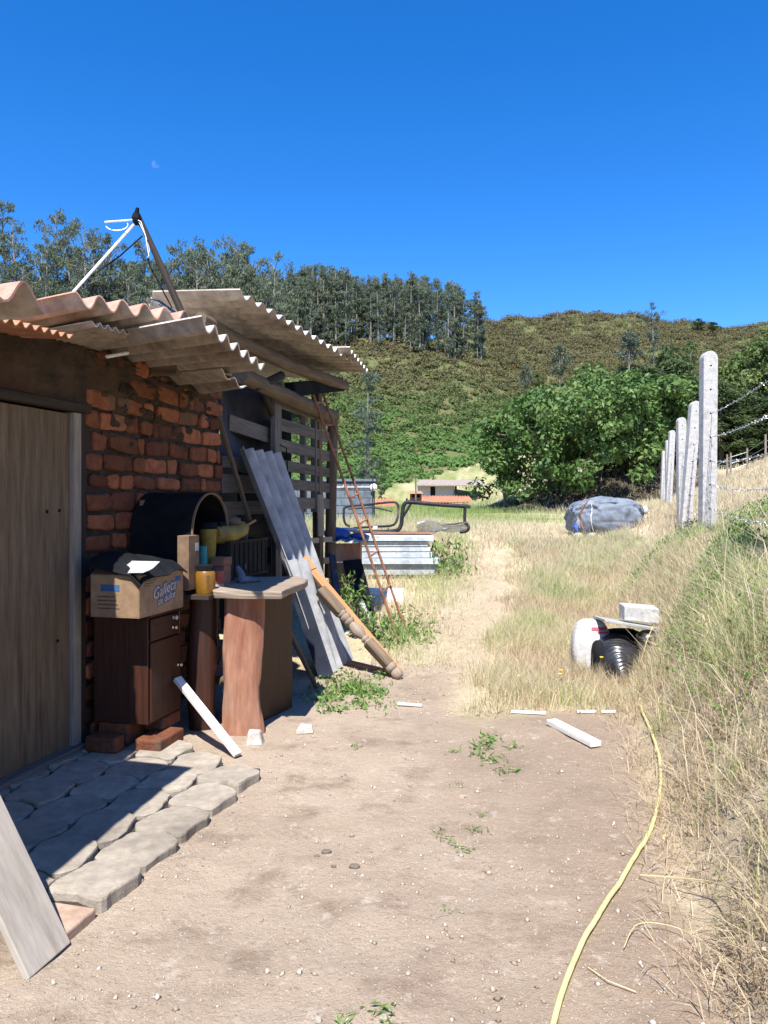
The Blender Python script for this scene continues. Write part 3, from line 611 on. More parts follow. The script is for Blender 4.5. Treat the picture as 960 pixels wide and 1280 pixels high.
def log_leg(pa, pb, ra, rb, flat, m, name='leg', wob=.32):
    mb = MB(); vs, us = [], []; nr, nc = 14, 14; pa, pb = V(pa), V(pb)
    for i in range(nr+1):
        t = i/nr; c = pa.lerp(pb, t)
        for q in range(nc):
            th = 2*math.pi*q/nc; r = (ra+(rb-ra)*t)*(1+wob*2*float(fbm(math.cos(th)*1.2+t*2.2, math.sin(th)*1.2+t*1.1, 3, int(ra*900))))
            vs.append(c+V((math.cos(th)*r, math.sin(th)*r*flat, 0))); us.append((t*(pb-pa).length, q/nc*.6))
    fs = [[i*nc+q, i*nc+(q+1) % nc, (i+1)*nc+(q+1) % nc, (i+1)*nc+q] for i in range(nr) for q in range(nc)]+[list(range(nc))[::-1], [nr*nc+q for q in range(nc)]]
    mb.add(vs, fs, us); return part(name, mb, m, tab, smooth=True)
log_leg(V((-.915,4.93,-.02)), V((-.90,4.95,.875)), .132, .125, .5, 'red_wood')
log_leg(V((-1.19,5.02,-.02)), V((-1.19,5.04,.86)), .085, .10, .6, 'brown_wood')
b = MB(); b.beam(V((-.80,5.28,.0)), V((-.80,5.28,.875)), .62, .03, up=(.92,-.40,0)); part('side_panel', b, 'brown_wood', tab, bevel=.003)
for s_ in (.45, 1.4): b = MB(); b.beam(F(s_,.08,0), F(s_,.08,.86), .12, .05, up=WN); part('leg', b, 'dark_wood', tab)
b = MB(); b.tube([V((-1.1,5.1,.30)), V((-.78,5.42,.24))], .03, 8, wob=.1); part('stretcher', b, 'log_wood', tab, smooth=True)
# domed cover on the table
dom = thing('domed_cover', 'black sheet bent into an arch over a carton, against the brick wall', 'cover', F(.75, .25, .9))
sA, sB, zb, zt_ = .47, .99, .93, 1.545
def arch(u, v, k=1.0):
    a = math.pi*u; r = (sB-sA)/2*k; s = (sA+sB)/2-r*math.cos(a)*(1 if 1 else 0); z = (zt_-.26)+.26*k*math.sin(a)
    if u < .02 or u > .98: z = zb
    return F(s, .02+.44*v, z)
us_ = [0]+list(np.linspace(.02, .98, 25))+[1]
b = MB(); b.grid(lambda u, v: arch(us_[int(round(u*26))], v), 26, 4, .008); part('cover', b, 'black', dom, smooth=True)
b = MB()
b.grid(lambda u, v: arch(us_[int(round(u*26))], .997+.03*v, .975), 26, 1, .012); part('rim', b, 'card_dark', dom, smooth=True)
b = MB(); b.fbox(.53, .93, .05, .07, .93, 1.5); part('end_panel', b, 'card_dark', dom)
cn = thing('small_carton', 'small brown carton with white label standing beside the arched black cover', 'box', F(.50, .50, .93))
b = MB(); b.fbox(.36, .50, .42, .50, .93, 1.275, axis=2); part('carton_body', b, 'card_dark', cn, bevel=.003)
b = MB(); b.fbox(.445, .49, .5005, .502, 1.175, 1.225); part('sticker', b, 'paper', cn)
# crate
crt = thing('plastic_crate', 'black ribbed plastic crate on the weathered table top, filled with boots and bottles', 'crate', F(1.25, .38, .93))
cs0, cs1, co0, co1, cz0, cz1 = .95, 1.62, .22, .50, .932, 1.21
b = MB(); b.fbox(cs0, cs1, co0, co1, cz0, cz0+.012)
for o0, o1 in ((co0, co0+.008), (co1-.012, co1-.004)): b.fbox(cs0+.004, cs1-.004, o0, o1, cz0+.012, cz1-.02)
for s0, s1 in ((cs0+.004, cs0+.012), (cs1-.012, cs1-.004)): b.fbox(s0, s1, co0+.01, co1-.014, cz0+.012, cz1-.02)
for k in range(9):
    s = cs0+.004+(cs1-cs0-.024)*k/8; b.fbox(s, s+.014, co1-.004, co1+.004, cz0+.02, cz1-.024)
for k in range(5):
    o = co0+.004+(co1-co0-.024)*k/4; b.fbox(cs0-.004, cs0+.004, o, o+.014, cz0+.02, cz1-.024)
for z in (cz0, cz1-.022): b.fbox(cs0-.007, cs1+.007, co1-.004, co1+.008, z, z+.02); b.fbox(cs0-.007, cs0+.005, co0, co1-.005, z, z+.02); b.fbox(cs0-.007, cs1+.007, co0-.006, co0-.0005, z, z+.02); b.fbox(cs1-.005, cs1+.007, co0, co1-.005, z, z+.02)
part('crate_body', b, 'crate_black', crt)
b = MB(); b.fbox(1.19, 1.225, co1+.0045, co1+.006, .99, 1.03); part('crate_tag', b, 'dark_ink', crt)
# boots and bottle poking out of it
bt = thing('rubber_boot', 'yellow rubber boot lying across the black crate, toe towards the leaning sheet', 'boot', F(1.05,.42,1.2))
b = MB(); b.tube([F(.86,.42,1.26), F(.98,.43,1.255), F(1.07,.44,1.25), F(1.18,.44,1.262), F(1.27,.44,1.285), F(1.295,.44,1.29)], [.06,.072,.07,.058,.062,.035], 12); part('shaft', b, 'yellow_rubber', bt, smooth=True)
b = MB(); b.tube([F(.90,.43,1.325), F(1.02,.43,1.325), F(1.08,.43,1.31)], [.03,.035,.02], 8); part('trim', b, 'black', bt, smooth=True)
bt = thing('rubber_boot', 'upright yellow and black boot behind the yellow jar on the table', 'boot', F(.86,.40,.94))
b = MB(); b.tube([F(.82,.40,.95), F(.82,.40,1.1), F(.82,.40,1.30)], [.055,.05,.062], 12); part('shaft', b, 'yellow_rubber', bt, smooth=True)
b = MB(); b.tube([F(.82,.40,1.301), F(.82,.40,1.345)], [.064,.06], 12); part('trim', b, 'black', bt, smooth=True)
bo = thing('dark_bottle', 'dark bottle standing upright in the black crate', 'bottle', F(1.33,.42,1.0))
b = MB(); b.lathe(F(1.33,.42,1.0), F(1.33,.42,1.36), [(0,.045),(.7,.045),(.8,.036),(.86,.03)], 12); part('bottle_body', b, 'navy_tarp', bo, smooth=True)
b = MB(); b.lathe(F(1.33,.42,1.31), F(1.33,.42,1.38), [(0,.032),(1,.03)], 12); part('cap', b, 'black', bo, smooth=True)
b = MB(); b.blob(F(1.16,.34,1.345), (.14,.10,.045), 12, 8, .35); b.blob(F(1.05,.36,1.40), (.06,.05,.03), 8, 6, .4); tag(b.build('work_glove', 'log_wood', smooth=True), 'crumpled brown cloth glove on top of the filled crate', 'glove')
for pa, pb, lb in ((F(1.36,.38,1.27), F(1.62,.40,1.34), 'short pale stick sticking out behind the dark bottle'), (F(1.38,.36,1.36), F(1.58,.36,1.28), 'second pale splinter crossing the stick behind the bottle')):
    b = MB(); b.beam(pa, pb, .018, .014); tag(b.build('stick', 'orange_wood'), lb, 'stick')
jar = thing('yellow_jar', 'yellow plastic jar with dark lid beside the lettered cardboard box', 'jar', F(.47,.56,.895))
b = MB(); b.lathe(F(.47,.56,.896), F(.47,.56,1.05), [(0,.058),(.04,.062),(.9,.062),(1,.05)], 18); part('jar_body', b, 'yellow_plastic', jar, smooth=True)
b = MB(); b.lathe(F(.47,.56,1.05), F(.47,.56,1.085), [(0,.054),(.9,.054),(1,.048)], 18); part('lid', b, 'black', jar, smooth=True)
b = MB()
jn = math.atan2(-.9, .25)
for k in range(7):
    for q in range(2):
        a0 = -1.25+.16*q+.02*(k % 3); 
        c = F(.47,.56,.93+.014*k); a1 = a0+.13
        p = [c+V((math.cos(x)*.0632, math.sin(x)*.0632, 0)) for x in (a0, (a0+a1)/2, a1)]
        for u, v in zip(p, p[1:]): b.add([u, v, v+V((0,0,.007)), u+V((0,0,.007))], [[0,1,2,3]])
part('small_print', b, 'dark_ink', jar)
can = thing('small_can', 'small red and white can between the yellow jar and the crate', 'can', F(.66,.55,.895))
b = MB(); b.lathe(F(.66,.55,.945), F(.66,.55,1.03), [(0,.042),(1,.042)], 14); part('can_body', b, 'red_plastic', can, smooth=True)
b = MB(); b.lathe(F(.66,.55,.896), F(.66,.55,.944), [(0,.042),(1,.042)], 14); part('can_base', b, 'paper', can, smooth=True)
b = MB(); b.lathe(F(.70,.42,1.14), F(.70,.42,1.19), [(0,.03),(1,.03)], 10); b.lathe(F(.70,.42,.93), F(.70,.42,1.14), [(0,.035),(1,.032)], 10); tag(b.build('teal_cup', 'teal', smooth=True), 'teal tube half hidden behind the yellow jar', 'tube')
b = MB(); b.fbox(.74, .86, .46, .56, 1.05, 1.11); b.fbox(.745, .855, .465, .555, .90, 1.049); tag(b.build('wood_block', 'red_wood', bevel=.004), 'reddish wooden block between the jar and the crate', 'block')
b = MB(); b.tube([F(.86,.60,1.04), F(.85,.63,1.0), F(.84,.65,.955), F(.90,.66,.945), F(.98,.63,.94)], [.014,.022,.03,.028,.018], 8, wob=.2); b.blob(F(.92,.64,.945), (.09,.05,.02), 10, 6, .3); tag(b.build('grey_rag', 'tarp_blue', smooth=True), 'grey blue rag lying at the crate corner on the table edge', 'rag')
# white stick on cabinet, stones
b = MB(); b.beam(V((-.848,4.462,.02)), P(221.5,848,4.76), .052, .026, up=(.6,-.5,.6)); tag(b.build('white_batten', 'white_wood', bevel=.002), 'white painted batten leaning against the brown cabinet', 'batten')
def stone(c, r, lb, m='stone', name='stone', grp=None, cat='stone', dim=(1,1,1)):
    b = MB(); b.blob((c[0], c[1], c[2]+r*dim[2]*.7), (r*dim[0], r*dim[1], r*dim[2]), 7, 5, .35); return tag(b.build(name, m), lb, cat, grp)
b = MB(); b.prism8([(-.845,4.68,-.01),(-.745,4.70,-.01),(-.74,4.80,-.01),(-.85,4.79,-.01),(-.835,4.70,.075),(-.765,4.715,.085),(-.76,4.785,.07),(-.84,4.78,.08)]); tag(b.build('stone', 'stone', bevel=.012), 'squarish pale stone at the foot of the red log leg', 'stone')
q = P(381,916,4.95); b = MB(); b.prism8([(q.x-.055,q.y-.05,0),(q.x+.06,q.y-.02,0),(q.x+.05,q.y+.05,0),(q.x-.04,q.y+.04,0),(q.x-.05,q.y-.045,.03),(q.x+.05,q.y-.02,.05),(q.x+.045,q.y+.04,.045),(q.x-.03,q.y+.03,.055)]); tag(b.build('broken_block', 'stone', bevel=.006), 'broken grey block lying on the dirt in front of the table', 'stone')

# ================================================================ leaning sheets, planks, ladder
def lean(E1, E2, W1, W2, n, amp, m, lb, name='corrugated_sheet', th=.007):
    mb = MB(); corr(mb, E1, E2, W1, W2, n, amp, th, mi=0); return tag(mb.build(name, m, smooth=True), lb, 'roof sheet')
lean(V((-.478,6.55,.0)), V((-.318,7.09,.02)), P(299,560,6.51), P(346,567,7.12), 4, .042, 'sheet_grey', 'tall grey corrugated cement sheet leaning against the pallet shed')
lean(V((-.52,6.50,.0)), V((-.40,6.92,.0)), P(352,700,6.45), P(394,700,6.9), 3, .032, 'sheet_grey', 'shorter corrugated sheet leaning in front of the tall grey one')
b = MB(); b.beam(P(408,846,6.44), P(371,735,6.52), .13, .03, up=(-.4,-.9,.2)); tag(b.build('dark_board', 'navy_tarp', bevel=.003), 'narrow dark board leaning at the edge of the corrugated sheets', 'board')
b = MB(); b.tube([P(396,860,6.12), P(362,790,6.0)], [.018,.022], 8, wob=.2); tag(b.build('leaning_stick', 'log_wood', smooth=True), 'rough brown stick leaning in the shade behind the table', 'stick')
b = MB(); b.tube([P(262,480,6.25), P(285,560,6.4), P(312,650,6.5)], [.020,.022,.02], 7, wob=.2); tag(b.build('leaning_pole', 'log_wood', smooth=True), 'thin crooked pole leaning at the corner of the brick wall', 'pole')
pk = thing('orange_plank', 'long orange wooden beam leaning on the grey corrugated sheet', 'plank', V((.1,6.45,0)))
b = MB(); b.beam(V((.13,6.47,.03)), P(389,712,6.80), .075, .045, up=(.3,-.7,.6)); part('beam', b, 'orange_wood', pk, bevel=.003)
b = MB(); b.beam(P(390,713.5,6.79), P(379,698,6.84), .085, .055, up=(.3,-.7,.6)); part('end_block', b, 'orange_wood', pk, bevel=.004)
nw = thing('newel_post', 'carved turned wooden post lying against the corrugated sheet under the orange beam', 'post', V((.08,6.40,0)))
n0, n1 = V((.115,6.40,.045)), P(398,735,6.70)
L = lambda t: n0.lerp(n1, t)
b = MB(); b.beam(L(.10), L(.37), .082, .082, up=(.3,-.7,.6)); part('square_block', b, 'log_wood', nw, bevel=.012); b = MB(); b.beam(L(.70), L(.98), .088, .088, up=(.3,-.7,.6)); part('square_block', b, 'log_wood', nw, bevel=.012)
b = MB(); b.lathe(L(.365), L(.705), [(0,.04),(.04,.028),(.1,.038),(.16,.028),(.24,.042),(.36,.056),(.5,.048),(.62,.03),(.66,.048),(.72,.05),(.75,.034),(.79,.048),(.86,.05),(.9,.034),(.94,.047),(1,.045)], 14); part('turning', b, 'slab_wood', nw, smooth=True)
b = MB(); b.lathe(L(-.035), L(.105), [(0,.02),(.12,.042),(.35,.05),(.52,.042),(.6,.03),(.66,.042),(.8,.052),(1,.046)], 14); part('ball_foot', b, 'slab_wood', nw, smooth=True)
lad = thing('rusty_ladder', 'rusty iron ladder leaning against the end of the pallet shed', 'ladder', V((.16,8.2,0)))
l0, l1 = P(497,798,8.1), P(388,484,7.86); r0, r1 = P(507,786,8.42), P(401,484,8.2)
b = MB(); b.tube([l0, l0.lerp(l1,.5)+V((.01,0,0)), l1], .014, 8, wob=.12); part('rail', b, 'rust', lad, smooth=True)
b = MB(); b.tube([P(500,797,8.25), P(506,790,8.38), P(505,780,8.42), P(500,768,8.42), r0.lerp(r1,.5), r1], .014, 8, wob=.12); part('rail', b, 'rust', lad, smooth=True)
for t in (.025, .185, .33, .46, .565, .66, .755, .85, .94):
    b = MB(); b.tube([l0.lerp(l1, t), r0.lerp(r1, t)], .011, 7); part('rung', b, 'rust', lad, smooth=True)

# ================================================================ between the shed and the field
hb = thing('firewood_box', 'low reddish plank box under a grey sheet at the end of the pallet shed', 'box', V((-.45,9.0,.1)))
b = MB()
def BX(p0, p1, dy, z0, z1, mb, mi=0): a0, a1 = V(p0), V(p1); n_ = V((0, dy, 0)); mb.prism8([(a0.x,a0.y,z0),(a1.x,a1.y,z0),(a1.x,a1.y+dy,z0),(a0.x,a0.y+dy,z0),(a0.x,a0.y,z1),(a1.x,a1.y,z1),(a1.x,a1.y+dy,z1),(a0.x,a0.y+dy,z1)], mi)
for k in range(4): BX(P(411,690,8.9), P(450,690,8.95), .03, .12+.22*k, .335+.22*k, b)
BX(V((-.30,8.985,0)), V((-.275,8.985,0)), .6, .12, 1.0, b); BX(V((-.63,8.94,0)), V((-.60,8.94,0)), .6, .12, 1.0, b)
part('planking', b, 'red_wood', hb, bevel=.004)
b = MB(); b.grid(lambda u, v: V((-.68+.50*u, 8.84+.85*v, 1.03+.012*math.sin(22*u)+.02*v)), 24, 3, .008); part('cover_sheet', b, 'sheet_grey', hb, smooth=True)
b = MB(); b.blob(V((-.55,9.15,1.10)), (.16,.15,.08), 12, 8, .4); b.blob(V((-.30,9.2,1.07)), (.12,.1,.04), 10, 7, .4); tag(b.build('blue_bag', 'blue_bag', smooth=True), 'crumpled dark blue plastic bag on the grey sheet over the box', 'bag')
b = MB(); b.blob(V((-.43,9.22,1.145)), (.12,.09,.025), 10, 6, .3); tag(b.build('white_bag', 'sack_white', smooth=True), 'small white bag lying on the blue plastic bag', 'bag')
b = MB(); b.beam(P(421,742,8.3), P(415,693,8.6), .09, .02, up=(.6,-.7,.1)); tag(b.build('slate_board', 'navy_tarp', bevel=.003), 'short dark slab leaning by the foot of the box', 'board')
b = MB(); b.beam(P(458,772,8.5), P(440,700,8.9), .22, .02, up=(.3,-.9,.2)); tag(b.build('slate_board', 'black', bevel=.003), 'black panel leaning beside the rusty ladder', 'board')
b = MB(); b.beam(P(461,777,8.2), P(452,752,8.3), .05, .02, up=(.3,-.9,.2)); tag(b.build('pale_lath', 'sheet_grey', bevel=.003), 'short pale lath standing in weeds beside the black panel', 'lath')
bn = thing('white_bench', 'low white plank bench standing in grass behind the rusty ladder', 'bench', V((0,10,.2)))
b = MB(); 
for k in range(2): b.beam(P(459,740+10*k,10.05-.12*k), P(504,741+10*k,10.0-.12*k), .12, .03, up=(0,-.75,.66))
part('plank', b, 'white_wood', bn, bevel=.004)
for p_, w_ in ((470,.09),(496,.05)): b = MB(); b.beam(P(p_,752,9.98), P(p_,775,9.98), w_, .05); part('leg', b, 'dark_wood', bn)
# stacked panels: every panel is a thing
zz = .40; lbls = ['lowest white panel of the stack, half sunk in grass', 'second white panel up from the grass in the stack', 'third panel of the white stack, with a ragged end', 'middle panel of the white stack, its edge stained with rust', 'panel just above the rust stained one in the white stack', 'panel under the topmost of the white stack', 'topmost white panel of the stack, under the black steel rack']
for k, (xa, xb, dy, h) in enumerate(((430,545,.0,.075), (432,546,.02,.07), (425,549,-.03,.085), (436,540,.03,.085), (440,538,.05,.07), (436,535,.04,.075), (440,542,.0,.08))):
    Yk = 11.3+dy; A_, B_ = P(xa, 650, Yk), P(xb, 650, Yk); b = MB(); sk = random.uniform(-.03,.03)
    b.prism8([(A_.x,Yk,zz),(A_.x,Yk,zz+h-.004-.006*(k%2)),(A_.x+sk,Yk+1.2,zz+h-.004-.006*(k%2)),(A_.x+sk,Yk+1.2,zz),(B_.x,Yk+.01,zz),(B_.x,Yk+.01,zz+h-.004),(B_.x+sk,Yk+1.2,zz+h-.004),(B_.x+sk,Yk+1.2,zz)]); tag(b.build('painted_board', 'panel_paint', bevel=.002), lbls[k], 'board', 'stacked white panels')
    zz += h+.006
ztop = zz
b = MB(); b.beam(V((-.2,11.75,ztop+.012)), V((.78,11.7,ztop+.012)), .3, .018); b.beam(V((-.2,12.1,ztop+.012)), V((.72,12.1,ztop+.012)), .25, .018); tag(b.build('brown_board', 'red_wood', bevel=.003), 'thin brown boards lying on the topmost white panel', 'board')
b = MB(); b.fbox(0,.05,0,.08,0,.04, fr=lambda s,o,z: P(466,661,11.6)+V((s*1.4,o,z))); tag(b.build('white_offcut', 'white_wood', bevel=.003), 'white offcut on the stack, just behind the ladder', 'offcut')
U = lambda u, v, Y: P(400+u/4.8, 580+v/4.8, Y)
rk = thing('steel_rack', 'bent black tubular steel rack lying on the stack of white panels', 'rack', V((.4,12,ztop)))
def rt(pts, r, nm): 
    mb = MB(); pts = [V(p) for p in pts]; sp = []
    for i in range(len(pts)-1):
        a, b_, c_, d_ = pts[max(i-1,0)], pts[i], pts[i+1], pts[min(i+2,len(pts)-1)]
        for k in range(5):
            t = k/5; sp.append(.5*((2*b_)+(c_-a)*t+(2*a-5*b_+4*c_-d_)*t*t+(3*b_-a-3*c_+d_)*t**3))
    sp.append(pts[-1]); mb.tube(sp, r, 8); part(nm, mb, 'black_steel', rk, smooth=True)
rt([U(180,375,13), U(150,355,13), U(142,290,13), U(160,258,13), U(290,243,12.9), U(430,229,12.8), U(464,240,12.8), U(470,270,12.8), U(462,335,12.7), U(430,369,12.7), U(330,376,12.8), U(200,384,12.9)], .019, 'side_loop')
rt([U(170,270,13.2), U(320,262,13.2), U(430,285,13.1)], .014, 'inner_bar')
rt([U(200,404,12.2), U(350,408,12.1), U(455,400,12), U(485,370,12), U(493,310,12), U(500,255,12), U(520,230,12), U(560,230,12), U(700,243,12), U(890,255,12)], .032, 'main_tube')
rt([U(545,238,12), U(515,290,12.0), U(492,325,12)], .02, 'brace')
rt([U(870,262,12), U(868,330,12), U(873,352,12), U(892,378,11.9), U(880,402,11.9), U(838,409,11.9)], .024, 'end_tube')
rt([U(868,352,12), U(800,361,12), U(730,366,12)], .016, 'lower_bar')
b = MB(); b.beam(U(865,256,12), U(902,258,12), .06, .05); b.beam(U(520,228,12), U(521,205,12), .04, .03); b.beam(U(452,402,12), U(455,418,12), .04, .03); b.beam(U(410,385,12.2), U(412,420,12.2), .02, .02); part('bracket', b, 'black_steel', rk, bevel=.005)
# wire netting
b = MB(); b.grid(lambda u, v: P(522+64*u, 654+16*v*(1-.3*u), 11.9)+V((0, .5*v+.06*math.sin(9*u), .07*math.sin(6*u+5*v)*(1-u)+.10*float(fbm(u*5, v*5, 3, 6)))), 44, 16)
o = b.build('wire_netting', 'wire'); wf = o.modifiers.new('wire', 'WIREFRAME'); wf.thickness = .009; wf.use_replace = True
tag(o, 'crumpled grey wire netting heaped beside the stack of white panels', 'netting')
# block hut
hut = thing('block_hut', 'small grey concrete block hut at the edge of the field', 'hut', V((-1.1,20.6,.7)))
x0, x1, y0 = -2.6, P(467.5,625,20).x, 20.0; b = MB()
b.prism8([(x0,y0+.012,.5),(x1,y0+.012,.5),(x1,y0+2.2,.5),(x0,y0+2.2,.5),(x0,y0+.012,1.98),(x1,y0+.012,1.98),(x1,y0+2.2,1.98),(x0,y0+2.2,1.98)], 1)
for r in range(7):
    xx = x0+(.1 if r % 2 else 0)
    while xx < x1-.02:
        e = min(xx+.235, x1+.003); b.prism8([(xx,y0,.56+.2*r),(e,y0,.56+.2*r),(e,y0+.05,.56+.2*r),(xx,y0+.05,.56+.2*r),(xx,y0,.745+.2*r),(e,y0,.745+.2*r),(e,y0+.05,.745+.2*r),(xx,y0+.05,.745+.2*r)], 0); xx = e+.013
part('wall', b, ['block_wall', 'block_joint'], hut)
b = MB(); b.fbox(x0-.05, x1+.05, y0-.05, y0+2.25, 1.985, 2.05, fr=lambda s,o,z: V((s,o,z))); part('roof_slab', b, 'block_wall', hut)
b = MB(); b.tube([V((x0,y0-.03,1.83)), V((x1,y0-.03,1.84))], .008, 6); b.beam(V((-1.05,y0-.02,2.05)), V((-1.05,y0-.02,1.85)), .05, .02); part('pipe', b, 'white_pipe', hut)
b = MB(); c = P(467,609,19.9); b.grid(lambda u, v: c+V((.095*u*math.cos(6.2832*v), -.05+.05*u*u, .095*u*math.sin(6.2832*v))), 4, 16, .006); b.tube([c+V((0,0,0)), c+V((-.05,.1,-.1))], .01, 5)
tag(b.build('satellite_dish', 'white_pipe', smooth=True), 'small white dish fixed to the corner of the block hut', 'dish')
b = MB(); b.tube([P(466,596,19.6), P(466,660,19.6)], .014, 6); tag(b.build('iron_rod', 'black_steel'), 'thin dark rod standing at the corner of the block hut', 'rod')
# far pavilion and tiled roofs
def GB(mb, xa, xb, Ya, Yb, za, zb_, mi=0): mb.prism8([(xa,Ya,za),(xb,Ya,za),(xb,Yb,za),(xa,Yb,za),(xa,Ya,zb_),(xb,Ya,zb_),(xb,Yb,zb_),(xa,Yb,zb_)], mi)
pv = thing('open_pavilion', 'low pink walled building with wide flat roof and open porch across the field', 'building', P(560,628,80))
b = MB(); xx = lambda p, Y=80: P(p, 625, Y).x; zz_ = lambda p, Y=80: P(480, p, Y).z
GB(b, xx(523), xx(568), 80, 83, .3, zz_(607)); part('wall', b, 'pink_wall', pv)
b = MB(); GB(b, xx(538), xx(544), 79.96, 80.0, zz_(619.5), zz_(608.5)); part('window', b, 'black', pv)
b = MB()
b.add([(xx(519),79.2,zz_(607.5)),(xx(609),79.2,zz_(608)),(xx(607),79.2,zz_(606.6)),(xx(519),79.2,zz_(606)),(xx(528),84,zz_(599.5,84)),(xx(606),84,zz_(600,84))], [[0,1,2,3],[3,2,5,4],[0,3,4],[1,5,2],[0,4,5,1]]); part('roof', b, 'thatch_roof', pv)
for p in (569.5, 593): 
    b = MB(); GB(b, xx(p-1.3), xx(p+1.3), 79.7, 79.95, .3, zz_(607.6)); part('post', b, 'dark_wood', pv)
b = MB()
for k in range(9): GB(b, xx(574+3.6*k), xx(574.6+3.6*k), 79.5, 79.56, zz_(610), zz_(608))
part('hanging_fringe', b, 'grey_wood', pv)
def tiled(px0, px1, py0, py1, Y, dY, lb, grp='tiled roofs below the field'):
    t_ = thing('tiled_shelter', lb, 'roof', P((px0+px1)/2, py1+3, Y), grp); b = MB(); A0, B0 = P(px0, py1, Y), P(px1, py1, Y); A1, B1 = P(px0+(px1-px0)*.06, py0, Y+dY), P(px1-(px1-px0)*.1, py0, Y+dY); nw_ = int((B0-A0).length/.25)+2
    corr(b, A0, B0, A1, B1, nw_, .05, .04); part('roof', b, 'tile_red', t_)
    b = MB(); GB(b, A0.x+.1, B0.x-.2, Y+.4, Y+.6, hz(A0.x, Y)-.3, A0.z-.05); part('wall', b, 'dark_wood', t_)
tiled(462, 494, 623, 634, 38, 3, 'low red tiled roof just behind the block hut')
tiled(520, 592, 620, 627, 55, 4, 'long low red tiled roof in front of the pink pavilion')
tiled(596, 628, 621.5, 625.5, 57, 3, 'narrow red tiled ridge beside the leafy tree foot')
bz = thing('tiled_oven', 'small red tiled oven house beside the pink pavilion', 'oven', P(521,628,52)); b = MB()
GB(b, xx(513,52), xx(527,52), 52, 53, .5, zz_(617,52)); part('wall', b, 'brick', bz)
b = MB(); b.prism8([(xx(511,52),51.7,zz_(617,52)),(xx(529,52),51.7,zz_(617,52)),(xx(529,52),53,zz_(616,52)),(xx(511,52),53,zz_(616,52)),(xx(512,52),51.8,zz_(615.5,52)),(xx(528,52),51.8,zz_(615.5,52)),(xx(527,52),53,zz_(613.5,52)),(xx(513,52),53,zz_(613.5,52))]); part('roof', b, 'tile_red', bz)
b = MB(); GB(b, xx(515,52), xx(518,52), 51.96, 52, zz_(622,52), zz_(618,52)); GB(b, xx(521,52), xx(525,52), 51.96, 52, zz_(622,52), zz_(618,52)); part('opening', b, 'black', bz)
b = MB(); b.tube([P(520,640,50), P(519.5,597,50)], .05, 6); tag(b.build('utility_pole', 'block_wall'), 'thin grey pole standing beside the small tiled oven house', 'pole')
b = MB(); GB(b, xx(545,50), xx(578,50), 50, 50.3, .6, zz_(629,50)); tag(b.build('low_white_wall', 'block_white'), 'low white wall below the long tiled roof', 'wall')

# ================================================================ right-hand things
tp = thing('covered_pile', 'heap covered with a blue grey tarpaulin and tied with a brown strap in dry grass', 'pile', V((4.7,16,hz(4.7,16))))
cz = hz(4.7,16.2)
def pile(u, v):
    th = math.pi*v; a = 2*math.pi*u; ex = .5
    cx_, cy_ = math.cos(a), math.sin(a); cx_ = math.copysign(abs(cx_)**ex, cx_); cy_ = math.copysign(abs(cy_)**ex, cy_)
    r = math.copysign(abs(math.sin(th))**.5, 1); zc_ = math.cos(th); zc_ = math.copysign(abs(zc_)**.75, zc_)
    rid = lambda k, sd: .5-abs(float(fbm(k*cx_*r+4+zc_*.8, k*cy_*r+zc_*1.7, 3, sd)))*2.4
    fold = .16*float(fbm(1.9*cx_*r+4, 1.9*cy_*r+zc_*1.5, 3, 31))+.12*rid(2.8, 33)+.085*rid(5.5, 37)+.035*rid(10, 39)-.07-(.10*abs(math.sin(3.5*a+1.3*zc_+2*float(fbm(2*cx_, 2*cy_+zc_, 2, 55))))**.5-.05)*max(0, .75-zc_*.5)*abs(r)
    top = 1-.22*max(0, -cx_)**2-.10*max(0, cx_)
    return V((4.68+.76*cx_*r*(1+fold), 16.3+.60*cy_*r*(1+fold), cz+.41+(.42*zc_*top if zc_ > 0 else .42*zc_)*(1+fold*.6)))
b = MB(); b.grid(pile, 150, 70); part('tarpaulin', b, 'tarp_blue', tp, smooth=True)
b = MB(); b.grid(lambda u, v: pile((.625+.012*math.sin(7*v)+.016*(u-.5)), .12+.55*v)+V((0,-.03,.012)), 4, 24, .004); part('strap', b, 'strap_brown', tp, smooth=True)
b = MB(); b.tube([pile(.69, .3+.5*t)+V((0,-.025,0)) for t in np.linspace(0,1,14)], .008, 5); part('cord', b, 'white_pipe', tp)
q = P(720,660,15.9); b = MB(); b.blob(q, (.07,.10,.08), 9, 6, .3); tag(b.build('blue_bag', 'blue_bag', smooth=True), 'bright blue bag poking out at one end of the tarpaulin heap', 'bag')
q = P(806,638,16.5); b = MB(); b.blob(q, (.075,.12,.09), 9, 6, .2); tag(b.build('white_bag', 'sack_white', smooth=True), 'white bag poking out of the tarpaulin heap on the fence side', 'bag')
for k, (p, y) in enumerate(((723,670),(740,667))):
    q = P(p, y, 15.75); b = MB(); b.blob((q.x,q.y,hz(q.x,q.y)+.05), (.10,.08,.08), 8, 6, .3); tag(b.build('stone', 'stone'), ('pale stone at the blue end of the tarpaulin heap', 'grey stone tucked under the tarpaulin heap')[k], 'stone')
